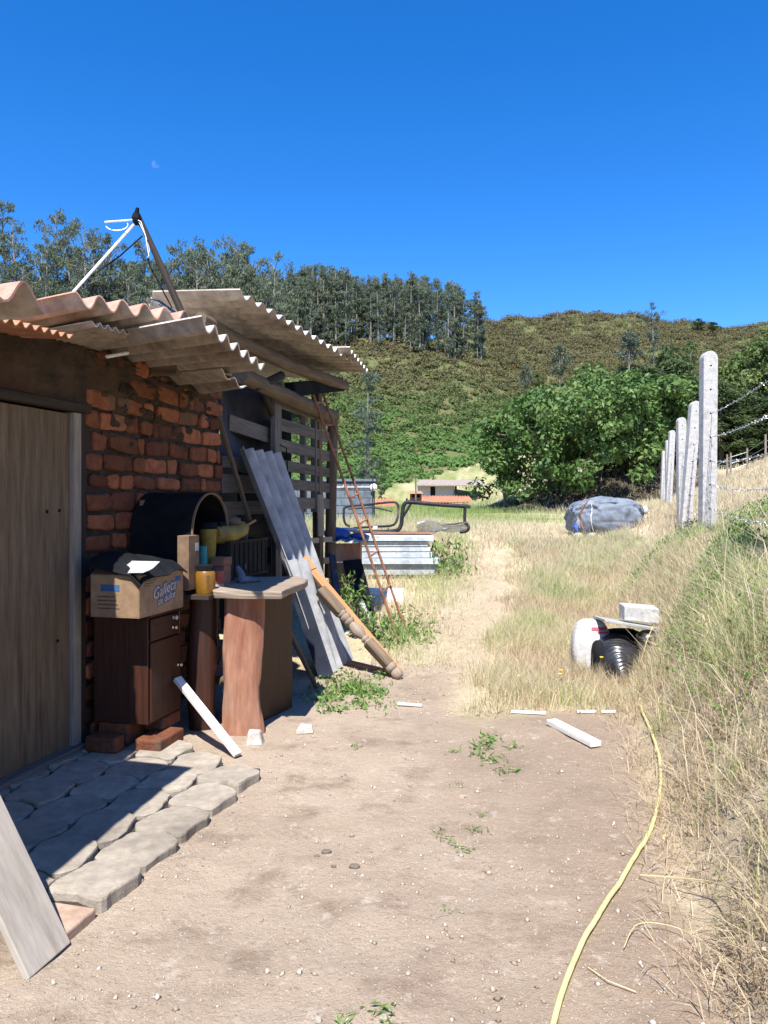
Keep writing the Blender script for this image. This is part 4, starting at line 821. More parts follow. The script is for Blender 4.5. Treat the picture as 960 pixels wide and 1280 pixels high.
# sacks under a board
def hx(x, y): return hz(x, y)
b = MB()
def sackshape(c, w_, d_, h_, ex=.6, lean=(0,0), fz=.02, ph=0):
    def fn(u, v):
        th = math.pi*v; a = 2*math.pi*u; X_, Y_ = math.cos(a), math.sin(a); X_ = math.copysign(abs(X_)**ex, X_); Y_ = math.copysign(abs(Y_)**ex, Y_)
        r = abs(math.sin(th))**.55; Z_ = math.cos(th); k = 1+fz*math.sin(Z_*38+2*math.sin(3*a)+ph)+.10*float(fbm(X_*r*2+ph, Y_*r*2+Z_*2, 3, 12))
        return V((c[0]+w_*X_*r*k+lean[0]*(Z_+1), c[1]+d_*Y_*r*k+lean[1]*(Z_+1), c[2]+h_*(Z_+1)))
    return fn
sk = thing('feed_sack', 'bulging white woven sack with red print beside the black bag', 'sack', V((1.74,6.7,.06)))
gb = hx(1.74,6.7); sf = sackshape((1.80,6.72,gb-.02), .165, .13, .235, lean=(.01,.02)); b = MB(); b.grid(sf, 40, 40); part('sack_body', b, 'sack_white', sk, smooth=True)
b = MB()
for (u0, u1, v0, v1) in ((.74,.86,.22,.27), (.76,.87,.285,.315), (.75,.83,.47,.53), (.76,.85,.57,.63)): b = MB(); b.grid(lambda u, v: sf(u0+(u1-u0)*u, v0+(v1-v0)*v)+V((.002,-.006,0)), 6, 4); part('red_print', b, 'sack_red', sk, smooth=True)
gb = hx(1.93,6.4)
bb = thing('black_bag', 'shiny black plastic bag bulging from under the board, tied end forward', 'bag', V((1.93,6.42,gb)))
b = MB(); ax0, ax1 = V((2.0,6.72,gb+.23)), V((1.96,6.28,gb+.03)); prof = [(0,.02),(.03,.12),(.12,.178),(.3,.195),(.5,.185),(.66,.15),(.78,.11),(.88,.075),(.93,.05),(.97,.062),(1,.045)]
def bagf(u, v):
    t = v*(len(prof)-1); i = min(int(t), len(prof)-2); f = t-i; tt = prof[i][0]*(1-f)+prof[i+1][0]*f; r = prof[i][1]*(1-f)+prof[i+1][1]*f
    d = (ax1-ax0).normalized(); e1 = V((1,0,0)); e1 = (e1-d*e1.dot(d)).normalized(); e2 = d.cross(e1); a = 2*math.pi*u
    r *= 1+.016*math.sin(v*150+4*math.sin(2*a+v*9))+.08*float(fbm(math.cos(a)*2+v*3, math.sin(a)*2, 3, 5))
    return ax0.lerp(ax1, tt)+e1*(math.cos(a)*r*1.02)+e2*(math.sin(a)*r*.98)
b.grid(bagf, 44, 150); part('bag_body', b, 'black_gloss', bb, smooth=True)
b = MB(); b.grid(sackshape((1.85,6.50,gb-.03), .08, .10, .17, ex=.8, lean=(-.0,.04)), 24, 24); part('side_bulge', b, 'black', bb, smooth=True)
gb2 = hx(2.28,6.45); b = MB(); b.grid(sackshape((2.26,6.48,gb2-.10), .13, .11, .11, fz=.03, ph=3), 28, 24); tag(b.build('dark_bag', 'black_gloss', smooth=True), 'smaller dark bag slumped in grass under the board end', 'bag')
b = MB(); b.grid(sackshape((2.10,6.78,gb-.02), .22, .12, .20, ph=1), 24, 20); tag(b.build('dark_sack', 'black', smooth=True), 'dark sack in shadow behind the shiny black bag', 'sack')
q0, q1_ = P(756,777.5,6.42), P(839,792,6.38)
b = MB(); b.prism8([q0, q1_, q1_+V((.0,.36,-.018)), q0+V((0,.36,-.022)), q0+V((0,0,.022)), q1_+V((0,0,.022)), q1_+V((0,.36,.004)), q0+V((0,.36,0))]); tag(b.build('cover_board', 'sheet_grey', bevel=.003), 'flat grey board laid over the sacks, with a white block on it', 'board')
q = P(780,781,6.52); b = MB(); c0 = V((q.x+.005,q.y,q.z+.034))
b.prism8([c0, c0+V((.34,.02,-.035)), c0+V((.34,.18,-.02)), c0+V((0,.16,.012)), c0+V((0,0,.125)), c0+V((.30,.02,.10)), c0+V((.31,.18,.11)), c0+V((0,.16,.135))]); tag(b.build('white_block', 'block_white', bevel=.008), 'chipped white concrete block weighing down the grey board', 'block')
# fence posts
tops = [(991,312,4.75),(885,440,8.35),(870,501.5,11.8),(851,522,14.5),(840,538,20.9),(835,550,24),(830,563.5,28),(825,577,33),(820,581,38),(816.5,584,43.6)]
plab = ['concrete fence post just beside the camera', 'tallest white concrete fence post, nearest in the row', 'leaning concrete post just behind the tallest one', 'upright concrete post right behind the leaning one', 'fourth concrete post of the fence along the grassy bank', 'concrete post half hidden behind the fourth one', 'sixth concrete post of the row, before the three short far ones', 'nearest of the three farthest short fence posts', 'middle one of the three farthest short fence posts', 'farthest short concrete post at the end of the row']
def post_mesh():
    b = MB(); w_, t_, Lh = .155, .12, 2.35; prof = [(-w_/2,0),(w_/2,0),(w_/2,Lh-.085)]+[(w_/2*math.cos(a), Lh-.085+.085*math.sin(a)) for a in np.linspace(.25, math.pi-.25, 9)]+[(-w_/2,Lh-.085)]
    n_ = len(prof); vs = [V((x,-t_/2,z)) for x, z in prof]+[V((x,t_/2,z)) for x, z in prof]
    b.add(vs, [list(range(n_)), list(range(n_,2*n_))[::-1]]+[[i, n_+i, n_+(i+1) % n_, (i+1) % n_] for i in range(n_)], [(v.x, v.z) for v in vs], 0)
    for k in range(8):
        z = Lh-.16-.257*k; b.lathe(V((0,-t_/2-.0015,z)), V((0,-t_/2+.01,z)), [(0,.013),(1,.013)], 8, 1)
    return b.build('fence_post', ['conc_post', 'black'], base=(0,0,0), bevel=.008), Lh
proto, LH = post_mesh(); tilt = [0,.005,.085,-.01,.05,.0,.03,-.02,.0,-.01]; anchors = []
for i, (px_, py_, Y_) in enumerate(tops):
    o = proto if i == 0 else proto.copy()
    if i: C.objects.link(o)
    T = P(px_, py_, Y_); o.rotation_euler = (random.uniform(-.01,.01), tilt[i], .02); ax = V((math.sin(tilt[i]), 0, math.cos(tilt[i])))
    o.location = T-ax*LH; tag(o, plab[i], 'fence post', 'concrete fence posts')
    anchors.append([T-ax*(.16+.257*k)+V((.02,-.055,0)) for k in range(8)])
wl = ['uppermost barbed wire strand of the concrete post fence', 'second barbed wire strand down on the concrete posts', 'third barbed wire strand, midway down the concrete posts', 'fourth barbed wire strand, near the bank grass', 'lowest barbed wire strand running just above the grass']
for k in range(5):
    pts = [a[k+2] for a in anchors]; full = [pts[0]+(pts[0]-pts[1])*.9]
    for a, c in zip(pts, pts[1:]):
        full += [a.lerp(c, t)+V((0,0,-.05*4*t*(1-t)*(1 if k > 1 else .6))) for t in (0,.25,.5,.75)]
    full.append(pts[-1]); b = MB(); b.tube(full, .003, 5)
    for a, c in zip(full[:14], full[1:15]):
        L_ = (c-a).length; m_ = int(L_/.11)
        for j in range(m_):
            p = a.lerp(c, (j+.5)/m_); 
            for _ in range(2): d_ = V((random.uniform(-1,1), random.uniform(-1,1), random.uniform(-1,1))).normalized()*.018; b.tube([p-d_, p+d_], .002, 4)
    tag(b.build('barbed_wire', 'wire'), wl[k], 'wire', 'barbed wires of the concrete fence')
# thin back fence
bl = ['thin wooden post of the far fence beside the tall concrete post', 'second thin post of the far fence, close beside the first', 'thin far post in front of the dark hedge', 'thin far fence post nearest the frame edge']
pa_ = []
for i, (p, y0_, y1_, Y_) in enumerate(((909,568,598,22.5),(913.5,566,597,23.0),(934,560,588,23),(957,543,586,22))):
    a, c = P(p, y0_, Y_), P(p, y1_, Y_); c.z = hz(c.x, c.y)-.1; b = MB(); b.tube([c, a], [.032,.026], 7, wob=.2); tag(b.build('wooden_post', 'post_wood', smooth=True), bl[i], 'fence post', 'thin posts of the far fence'); pa_.append((a, c))
for k in range(3):
    pts = [P(880,592-8*k,22)]+[a.lerp(c, .15+.22*k) for a, c in pa_]+[P(985,565-8*k,21.5)]; b = MB(); b.tube(pts, .005, 4); tag(b.build('fence_wire', 'wire'), ('top', 'middle', 'bottom')[k]+' wire strand of the far thin post fence', 'wire', 'wires of the far fence')
# hose
hp = [(690,1290),(700,1255),(712,1220),(728,1185),(748,1148),(775,1105),(800,1068),(818,1030),(826,995),(826,965),(820,940),(811,918),(803,900),(797,885)]
pts = []
for p, y in hp:
    Yh = CH*F0/(y-HZ); x = (p-480)/F0*Yh; pts.append(V((x, Yh, hz(x, Yh)+.012)))
for _ in range(3):
    x = []
    for a, c in zip(pts, pts[1:]): x += [a.lerp(c, .25), a.lerp(c, .75)]
    pts = [pts[0]]+x+[pts[-1]]
for p in pts: p.z = hz(p.x, p.y)+.016
b = MB(); b.tube(pts, .0092, 10); tag(b.build('garden_hose', 'hose', smooth=True), 'yellow green garden hose running along the edge of the dirt path', 'hose')
# loose wood on the path
def gp(p, y, lift=0): Yg = CH*F0/(y-HZ); x = (p-480)/F0*Yg; z = hz(x, Yg); Yg = (CH-z)*F0/(y-HZ); x = (p-480)/F0*Yg; return V((x, Yg, hz(x, Yg)+lift))
b = MB(); b.beam(gp(689,907,.028), gp(745,936,.026), .075, .034); tag(b.build('wood_offcut', 'white_wood', bevel=.003), 'short pale board offcut lying on bare dirt below the sacks', 'offcut')
for a, c, lb in (((639,892),(682,894),'thin white strip lying at the grass edge, longest of the strips'), ((721,892),(744,892),'short white strip beside the pale board offcut'), ((752,892),(770,892),'short white strip nearest the hose'), ((497,883),(528,885),'white strip lying alone on the dirt near the carved post')):
    b = MB(); b.beam(gp(*a, .016), gp(*c, .014), .022, .018); tag(b.build('white_strip', 'white_wood', bevel=.002), lb, 'strip', 'white strips on the path')
b = MB(); b.beam(V((-.36,7.0,.03)), V((.09,6.55,.02)), .07, .03); tag(b.build('brown_lath', 'red_wood', bevel=.003), 'brown lath lying on the ground behind the carved post', 'lath')
# ================================================================ grass
def blades(name, x, y, h, w, tint, lean=.5, label=None, cat=None, bend=.4, m='grass_blade', ybias=(0,0)):
    n = len(x); z = H(x, y)-.01; a = rng.uniform(0, 2*math.pi, n); d = np.stack([np.cos(a), np.sin(a), np.zeros(n)], 1)
    fa = rng.uniform(0, 2*math.pi, n); s = np.stack([np.cos(fa), np.sin(fa), np.zeros(n)], 1)*(w/2)[:,None]
    ln = np.abs(rng.normal(0, lean, n)); base = np.stack([x, y, z], 1); up = np.array([0,0,1.])
    t1 = np.arctan(ln*.5)[:,None]; t2 = np.arctan(ln*(1+bend*2))[:,None]; hh = h[:,None]
    off = np.array([ybias[0], ybias[1], 0])
    p1 = base+(d*np.sin(t1)+up*np.cos(t1)+off*.5)*hh*.5; p2 = p1+(d*np.sin(t2)+up*np.cos(t2)+off)*hh*.5
    vt = np.stack([base-s, base+s, p1-s*.85, p1+s*.85, p2-s*.15, p2+s*.15], 1).reshape(-1, 3); i = np.arange(n)[:,None]*6
    Q = np.concatenate([i+np.array([[0,1,3,2]]), i+np.array([[2,3,5,4]])], 1).reshape(-1, 4)
    o = np_mesh(name, vt, Q, np.repeat(tint, 2), m); tag(o, label, cat, kind='stuff'); return o
def scat(n, x0, x1, y0, y1, acc, pw=1.0):
    X = []; Y_ = []; k = 0
    while k < n:
        x = rng.uniform(x0, x1, 60000); y = y0+(y1-y0)*rng.random(60000)**pw
        keep = rng.random(60000) < acc(x, y); X.append(x[keep]); Y_.append(y[keep]); k += keep.sum()
    return np.concatenate(X)[:n], np.concatenate(Y_)[:n]
invf = lambda x, y, m=1.0: (np.abs(x) < .56*y+m)*1.0
# tall bank grass
def acc(x, y):
    e = x-XE(y); c = fbm(x*2.3, y*2.3, 3, 41)
    return invf(x, y, 2.0)*sm(.08, .55, e+c*.9)*(e < 3.2)*np.clip(.75+c*1.6, .08, 1)*np.where(y > 5.6, sm(.5, 1.3, e+.9), 1)*np.clip(4.5/np.maximum(y,2), .25, 1)
x, y = scat(105000, .4, 7.2, 0.6, 11, acc); c = fbm(x*1.1, y*1.1, 3, 42); e = x-XE(y)
blades('bank_grass', x, y, rng.uniform(.08, .29, len(x))*(1+.9*np.clip(c*2, -.5, 1))*sm(-.3, .5, e)*(1-.5*sm(.5, 1.1, e)), rng.uniform(.0022, .005, len(x))*(1+1.6*(rng.random(len(x)) > .92)), np.clip(.43+c*1.3+rng.normal(0,.24,len(x))+.08*(e>.35), 0, 1), 1.0, 'tall tangled half dry grass covering the bank under the fence', 'grass', bend=.9, ybias=(-.10,-.02))
x, y = scat(900, .6, 6, 1.6, 13, lambda x, y: invf(x, y, .3)*(x-XE(y) > .1)*np.clip(.5+2*fbm(x*2, y*2, 3, 43), .05, 1)*np.clip(4/y, .2, 1))
blades('seed_stalks', x, y, rng.uniform(.35, .75, len(x)), rng.uniform(.003, .0055, len(x)), np.clip(.32+rng.normal(0,.1,len(x)), 0, .6), 1.1, 'long bleached seed stalks sticking out of the bank grass', 'dry stalks', bend=1.2)
# dry grass by the trodden path
def acc2(x, y):
    c = fbm(x*1.7, y*1.7, 3, 44); left = np.interp(y, [5.2,5.9,7,9,12,16], [.72,.72,.95,1.5,2.1,2.8])
    return invf(x, y)*sm(-.2, .25, x-left+c*.8)*sm(5.25, 5.7, y+c*.5)*(x < XE(y)+.7)*np.clip(.7+c*1.5, .1, 1)
x, y = scat(60000, .3, 6, 5.1, 15, acc2, 1.25); c = fbm(x*1.3, y*1.3, 3, 45)
blades('dry_grass', x, y, rng.uniform(.07, .26, len(x))*(1+.7*np.clip(c*2, -.6, 1)), rng.uniform(.0028, .006, len(x))*np.clip(y/7, 1, 1.8), np.clip(.43+c*1.1+rng.normal(0,.21,len(x)), 0, 1), .7, 'dry yellow grass with green blades around the sacks and board', 'grass', bend=.7)
# short straw of the path
def acc3(x, y): return invf(x, y)*sm(6.0, 7.4, y+fbm(x*2,y*2,3,47))*np.clip(.6+2*fbm(x*3, y*3, 3, 48), .05, 1)
x, y = scat(45000, -.9, 4.5, 6, 22, acc3, 1.3); c = fbm(x*.9, y*.9, 3, 49)
blades('path_straw', x, y, rng.uniform(.015, .06, len(x))*np.clip(y/9, 1, 1.8), rng.uniform(.003, .006, len(x))*np.clip(y/7, 1, 2.4), np.clip(.30+c*.7+rng.normal(0,.16,len(x)), 0, 1), 1.6, 'short trodden straw on the path leading to the field', 'straw')
# grass on the left, round stack and hut
def acc4(x, y):
    lim = np.interp(y, [6.5, 9, 11, 13, 20], [.45,.62,1.1,1.5,1.3]); c = fbm(x*1.5, y*1.5, 3, 52)
    return invf(x, y)*(x > np.interp(y, [6.5,9.3,10,30], [-.1,-.2,-1.5,-6]))*(1-sm(-.3, .4, x-lim+c*1.2))*np.clip(.6+1.7*c, .08, 1)
x, y = scat(34000, -5, 2, 6.8, 21, acc4, 1.1); c = fbm(x*1.2, y*1.2, 3, 53)
blades('field_grass', x, y, rng.uniform(.06, .24, len(x))*np.clip(y/10, .8, 1.7), rng.uniform(.003, .006, len(x))*np.clip(y/7, 1, 2.4), np.clip(.5+c*1.1+rng.normal(0,.2,len(x)), 0, 1), .6, 'mixed green and dry grass around the white panels and ladder', 'grass', bend=.7)
# far field and the slope beyond the fence
def acc5(x, y): return invf(x, y)*np.clip(.5+2*fbm(x*.8, y*.8, 3, 55), .04, 1)
x, y = scat(50000, -8, 18, 14, 46, acc5, 1.2); c = fbm(x*.35, y*.35, 3, 56)
gr = sm(17, 24, y)*(1-sm(3.5, 7.5, x))
blades('meadow_grass', x, y, rng.uniform(.08, .26, len(x)), rng.uniform(.008, .018, len(x)), np.clip(.34+c*.7+gr*.62+rng.normal(0,.13,len(x)), 0, 1), .6, 'grass of the open field, green below and straw coloured up the slope', 'grass')
def acc6(x, y): e = x-XF(y); return invf(x, y, 2.5)*(e > -.6)*np.clip(.5+1.6*fbm(x*1.2, y*1.2, 3, 57), .05, 1)
x, y = scat(60000, 1.5, 18, 2, 24, acc6, .9); c = fbm(x*.8, y*.8, 3, 58)
blades('slope_grass', x, y, rng.uniform(.06, .19, len(x)), rng.uniform(.004, .008, len(x))*np.clip(y/8, 1, 2), np.clip(.33+c*.7+rng.normal(0,.17,len(x)), 0, 1), .6, 'dry grass on the slope beyond the concrete posts', 'grass')
# litter of dead stems at the toe of the bank
def acc7(x, y): e = np.abs(x-XE(y)-.22); return invf(x, y)*(e < .45)*(1-sm(.05, .45, e))*np.clip(.5+2*fbm(x*3, y*3, 3, 59), .03, 1)
x, y = scat(9000, .4, 3, 1.5, 7, acc7)
blades('dead_stems', x, y, rng.uniform(.05, .2, len(x)), rng.uniform(.0025, .005, len(x)), np.clip(.16+rng.normal(0,.12,len(x)), 0, .6), 3.0, 'pale dead stems littering the foot of the grassy bank', 'dead grass', bend=1.2)
# a few long stalks
sl = ['long bent dry stalk crossing the bank foot low beside the hose', 'long straw stalk lying from the bank onto the dirt', 'tall dry stalk in front of the tarpaulin heap', 'dry stalk leaning over the grey board end', 'second stalk leaning over the board, near the dark bag', 'long dry stalk arching over the hose bend', 'thin straw lying flat on the dirt by the hose']
def stalk(pix, lifts, r, lb):
    pts = [gp(p, y, l) for (p, y), l in zip(pix, lifts)]; sp = []
    for i in range(len(pts)-1):
        a, b_, c_, d_ = pts[max(i-1,0)], pts[i], pts[i+1], pts[min(i+2,len(pts)-1)]
        for k in range(5): t = k/5; sp.append(.5*((2*b_)+(c_-a)*t+(2*a-5*b_+4*c_-d_)*t*t+(3*b_-a-3*c_+d_)*t**3))
    sp.append(pts[-1]); b = MB(); b.tube(sp, r, 5); tag(b.build('dry_stalk', 'straw_stalk', smooth=True), lb, 'stalk', 'long dry stalks')
M['straw_stalk'] = mat('straw_stalk', (.52,.42,.22), (.64,.54,.30), scale=9, bump=0)
stalk([(970,1190),(925,1150),(880,1125),(800,1100)], [.25,.16,.08,.02], .0026, sl[0])
stalk([(935,1255),(860,1180),(800,1165),(780,1190)], [.08,.04,.03,.015], .0018, sl[1])
def stalk3(pts, r, lb): b = MB(); b.tube(pts, r, 5); tag(b.build('dry_stalk', 'straw_stalk', smooth=True), lb, 'stalk', 'long dry stalks')
stalk3([V((3.55,12.2,hz(3.55,12.2))), P(800,690,12.2), P(808,664,12.2)], .004, sl[2])
stalk3([P(800,830,6.2), P(809,800,6.2), P(816,783,6.3)], .0035, sl[3])
stalk3([P(818,812,6.3), P(828,798,6.3), P(838,780,6.4)], .003, sl[4])
stalk3([P(812,925,5.0), P(850,945,4.6), P(900,975,4.0), P(965,1000,3.5)], .0025, sl[5])
b = MB(); b.tube([gp(735,1213,.01), gp(760,1232,.015), gp(795,1244,.01)], .0018, 5); tag(b.build('dry_stalk', 'straw_stalk'), sl[6], 'stalk', 'long dry stalks')

# ================================================================ weeds, flowers, gravel
def weedpatch(name, n, x0, x1, y0, y1, fn, sz, hh, lb, seed):
    r = np.random.default_rng(seed); X, Y_ = scat(n, x0, x1, y0, y1, fn); c = np.stack([X, Y_, H(X, Y_)+r.random(n)**1.5*hh], 1); ax = np.stack([r.normal(size=n)*.8, r.normal(size=n)*.8, .6+r.random(n)], 1)
    vt, Q = leaf_quads(c, sz*1.6, sz*.6, ax, r); o = np_mesh(name, vt, Q, r.random(n), 'weed_leaf'); tag(o, lb, 'weeds', kind='stuff')
weedpatch('green_weeds', 1000, -.75, .15, 5.3, 6.6, lambda x, y: np.clip(1.15-np.hypot((x+.26)/.30, (y-5.95)/.62)+1.6*fbm(x*7,y*7,3,61), 0, 1)*(fbm(x*11,y*11,2,66) > -.06), .028, .06, 'low green weeds growing on the dirt in front of the corrugated sheets', 71)
weedpatch('green_weeds', 900, -.4, .75, 7.2, 9.6, lambda x, y: np.clip(.9-np.hypot((x-.2)/.5, (y-8.3)/1.1)+1.6*fbm(x*6,y*6,3,62), 0, 1), .035, .12, 'green weeds around the foot of the rusty ladder', 72)
weedpatch('green_weeds', 420, .3, 1.7, 10.9, 12.6, lambda x, y: np.clip(1-np.hypot((x-.95)/.5, (y-11.7)/.7)+fbm(x*4,y*4,3,63), 0, 1), .06, .5, 'bushy yellow green weeds at the open end of the white panels', 73)
weedpatch('bank_weeds', 9000, .8, 5, 1.8, 10, lambda x, y: invf(x, y, .3)*sm(.15, .5, x-XE(y))*(x-XE(y) < 1.6)*np.clip(4*fbm(x*1.6,y*1.6,3,64)-.15, 0, 1)*np.clip(4/y, .2, 1), .022, .22, 'small green leaves of weeds growing through the bank grass', 74)
def plant(name, c, h, r_, n, sz, lb, m='weed_leaf', seed=5, cat='plant', stems=6):
    r = np.random.default_rng(seed); t_ = thing(name, lb, cat, c); b = MB(); cs = []
    for k in range(stems):
        a = 2*math.pi*k/stems+r.random(); e = V((math.cos(a)*r_*r.uniform(.4,1), math.sin(a)*r_*r.uniform(.4,1), h*r.uniform(.6,1))); b.tube([V(c), V(c)+V((e.x*.4,e.y*.4,e.z*.6)), V(c)+e], [.006,.005,.003], 5)
        for q in range(n//stems): f = r.uniform(.25, 1.05); cs.append([e.x*f**1.3, e.y*f**1.3, e.z*f]+r.normal(size=3)*.02)
    part('stem', b, 'bark', t_); vt, Q = leaf_quads(np.array(cs), sz*1.7, sz*.55, None, r); np_mesh('foliage', vt, Q, r.random(len(Q)), m, parent=t_)
plant('weed_plant', V((-.30,8.0,.03)), .75, .25, 260, .045, 'tall leafy grey green weed standing below the firewood box', seed=11)
plant('weed_plant', V((-.10,7.6,.02)), .45, .22, 200, .04, 'shorter green weed beside the pale lath', seed=12)
def tuft(px_, py_, n, sz, lb, seed):
    c = gp(px_, py_); r = np.random.default_rng(seed); pos = np.array(c)+np.stack([r.normal(0,sz*.6,n), r.normal(0,sz*.6,n), r.random(n)*sz*.5], 1)-np.array(c)
    ax = np.stack([r.normal(size=n), r.normal(size=n), .5*np.ones(n)], 1); vt, Q = leaf_quads(pos, sz*.9, sz*.16, ax, r); o = np_mesh('weed_tuft', vt, Q, r.random(n), 'weed_leaf', loc=c); tag(o, lb, 'weed', 'small weed tufts on the dirt')
GT = 'small green weed tuft growing low in the bare dirt'
for k, (p, y, n, s) in enumerate(((606,935,40,.07),(616,952,34,.06),(595,945,26,.05),(633,966,30,.05),(610,925,30,.06),(565,940,20,.04),(571,982,14,.035),(593,1040,22,.04),(575,1062,22,.04),(560,1050,18,.035),(548,1040,18,.03),(480,1264,34,.04),(430,1272,18,.03),(561,1140,12,.025),(640,935,18,.05),(445,935,18,.04),(600,1020,18,.03))): tuft(p, y, n, s, GT, 200+k)
fl = ['yellow flower in front of the shiny black bag', 'pair blossom of yellow flowers in dry grass, upper bloom', 'lower yellow bloom of the pair in dry grass', 'yellow flower alone at the grass edge towards the path', 'small yellow flower between the paired blooms and the black bag', 'small yellow flower on the dirt by the hose']
for k, (p, y, dp, s) in enumerate(((752,822,6.2,.014),(701,838,6.05,.013),(700,843,6.0,.016),(649,845,5.95,.012),(725,849,6.0,.010),(831,1054,3.36,.007))):
    c = P(p, y, dp); g = hz(c.x, c.y); c.z = max(c.z, g+.03); t_ = thing('yellow_flower', fl[k], 'flower', V((c.x, c.y, g)), 'yellow flowers'); b = MB()
    for q in range(14):
        a = 2*math.pi*q/14; d_ = V((math.cos(a), math.sin(a), .35)); e_ = V((-math.sin(a), math.cos(a), 0))*s*.3; b.add([c, c+d_*s*.7-e_, c+d_*s*1.3, c+d_*s*.7+e_], [[0,1,2,3]])
    b.blob(c, (s*.5,s*.5,s*.35), 7, 5, .1); part('bloom', b, 'flower', t_)
    b = MB(); b.tube([V((c.x+.01, c.y, g)), c-V((0,0,.003))], .0025, 5); part('stem', b, 'stem_green', t_) if 'stem_green' in M else None
M['stem_green'] = M['weed_leaf']
# gravel: small stones strewn over the yard
n = 9000; x, y = scat(n, -2.2, 2.2, 1.7, 7.0, lambda x, y: invf(x, y, .3)*(x-.25*y > -1.78)*(x < XE(y)+.2)*np.clip(.4+1.8*fbm(x*1.6, y*1.6, 3, 81)+.5*np.exp(-(np.abs(x-.25*y+1.65))*6), .04, 1))
r = rng.pareto(3.0, n)*.003+.0019; r = np.minimum(r, .013); oct_ = np.array([[1,0,0],[-.9,.2,0],[0,1,0],[.1,-1,0],[0,.1,.8],[0,0,-.5]]); tri = np.array([[0,2,4],[2,1,4],[1,3,4],[3,0,4],[2,0,5],[1,2,5],[3,1,5],[0,3,5]])
a = rng.uniform(0, 6.28, n); P0 = oct_[None]*rng.uniform(.6, 1.3, (n,6,1))*r[:,None,None]; ca, sa = np.cos(a)[:,None], np.sin(a)[:,None]
P1 = np.stack([P0[...,0]*ca-P0[...,1]*sa, P0[...,0]*sa+P0[...,1]*ca, P0[...,2]], -1)+np.stack([x, y, H(x, y)+r*.2], 1)[:,None]
o = np_mesh('gravel', P1.reshape(-1,3), (tri[None]+np.arange(n)[:,None,None]*6).reshape(-1,3), np.repeat(rng.random(n), 8), 'gravel_stone' if 'gravel_stone' in M else 'stone'); tag(o, 'pale gravel and grit scattered over the bare dirt yard', 'gravel', kind='stuff')
M['gravel_stone'] = ramp_mat('gravel_stone', [(0,(.20,.16,.12)), (.5,(.40,.33,.26)), (.8,(.42,.37,.31)), (1,(.50,.46,.40))], transl=0, rough=.9); o.data.materials[0] = M['gravel_stone']
sn = 'small pale pebble lying on the bare dirt yard'
for k, (p, y, s, m) in enumerate(((141,1167,.011,0),(168,1168,.014,0),(480,1275,.022,0),(510,1218,.013,0),(372,1178,.012,0),(510,1085,.011,0),(640,1085,.014,0),(470,1212,.011,0),(633,966,.016,0),(587,1125,.011,0),(444,1093,.011,0),(398,1277,.02,0))):
    q = gp(p, y); stone(q, s*.7, sn, 'pebble', 'pebble', 'pale pebbles on the dirt', 'pebble', (1,.9,.65))
for k, (p, y, s, lb) in enumerate(((408,1066,.017,'dark chip on the dirt, smaller of the two close together'), (443,1085,.02,'larger flat dark chip on the dirt in the middle of the yard'), (396,1071,.010,'tiny dark clod next to the smaller dark chip'), (417,1084,.010,'tiny dark clod between the two dark chips'))):
    q = gp(p, y); stone(q, s, lb, 'bark', 'dark_chip', None, 'chip', (1.3,.8,.5))

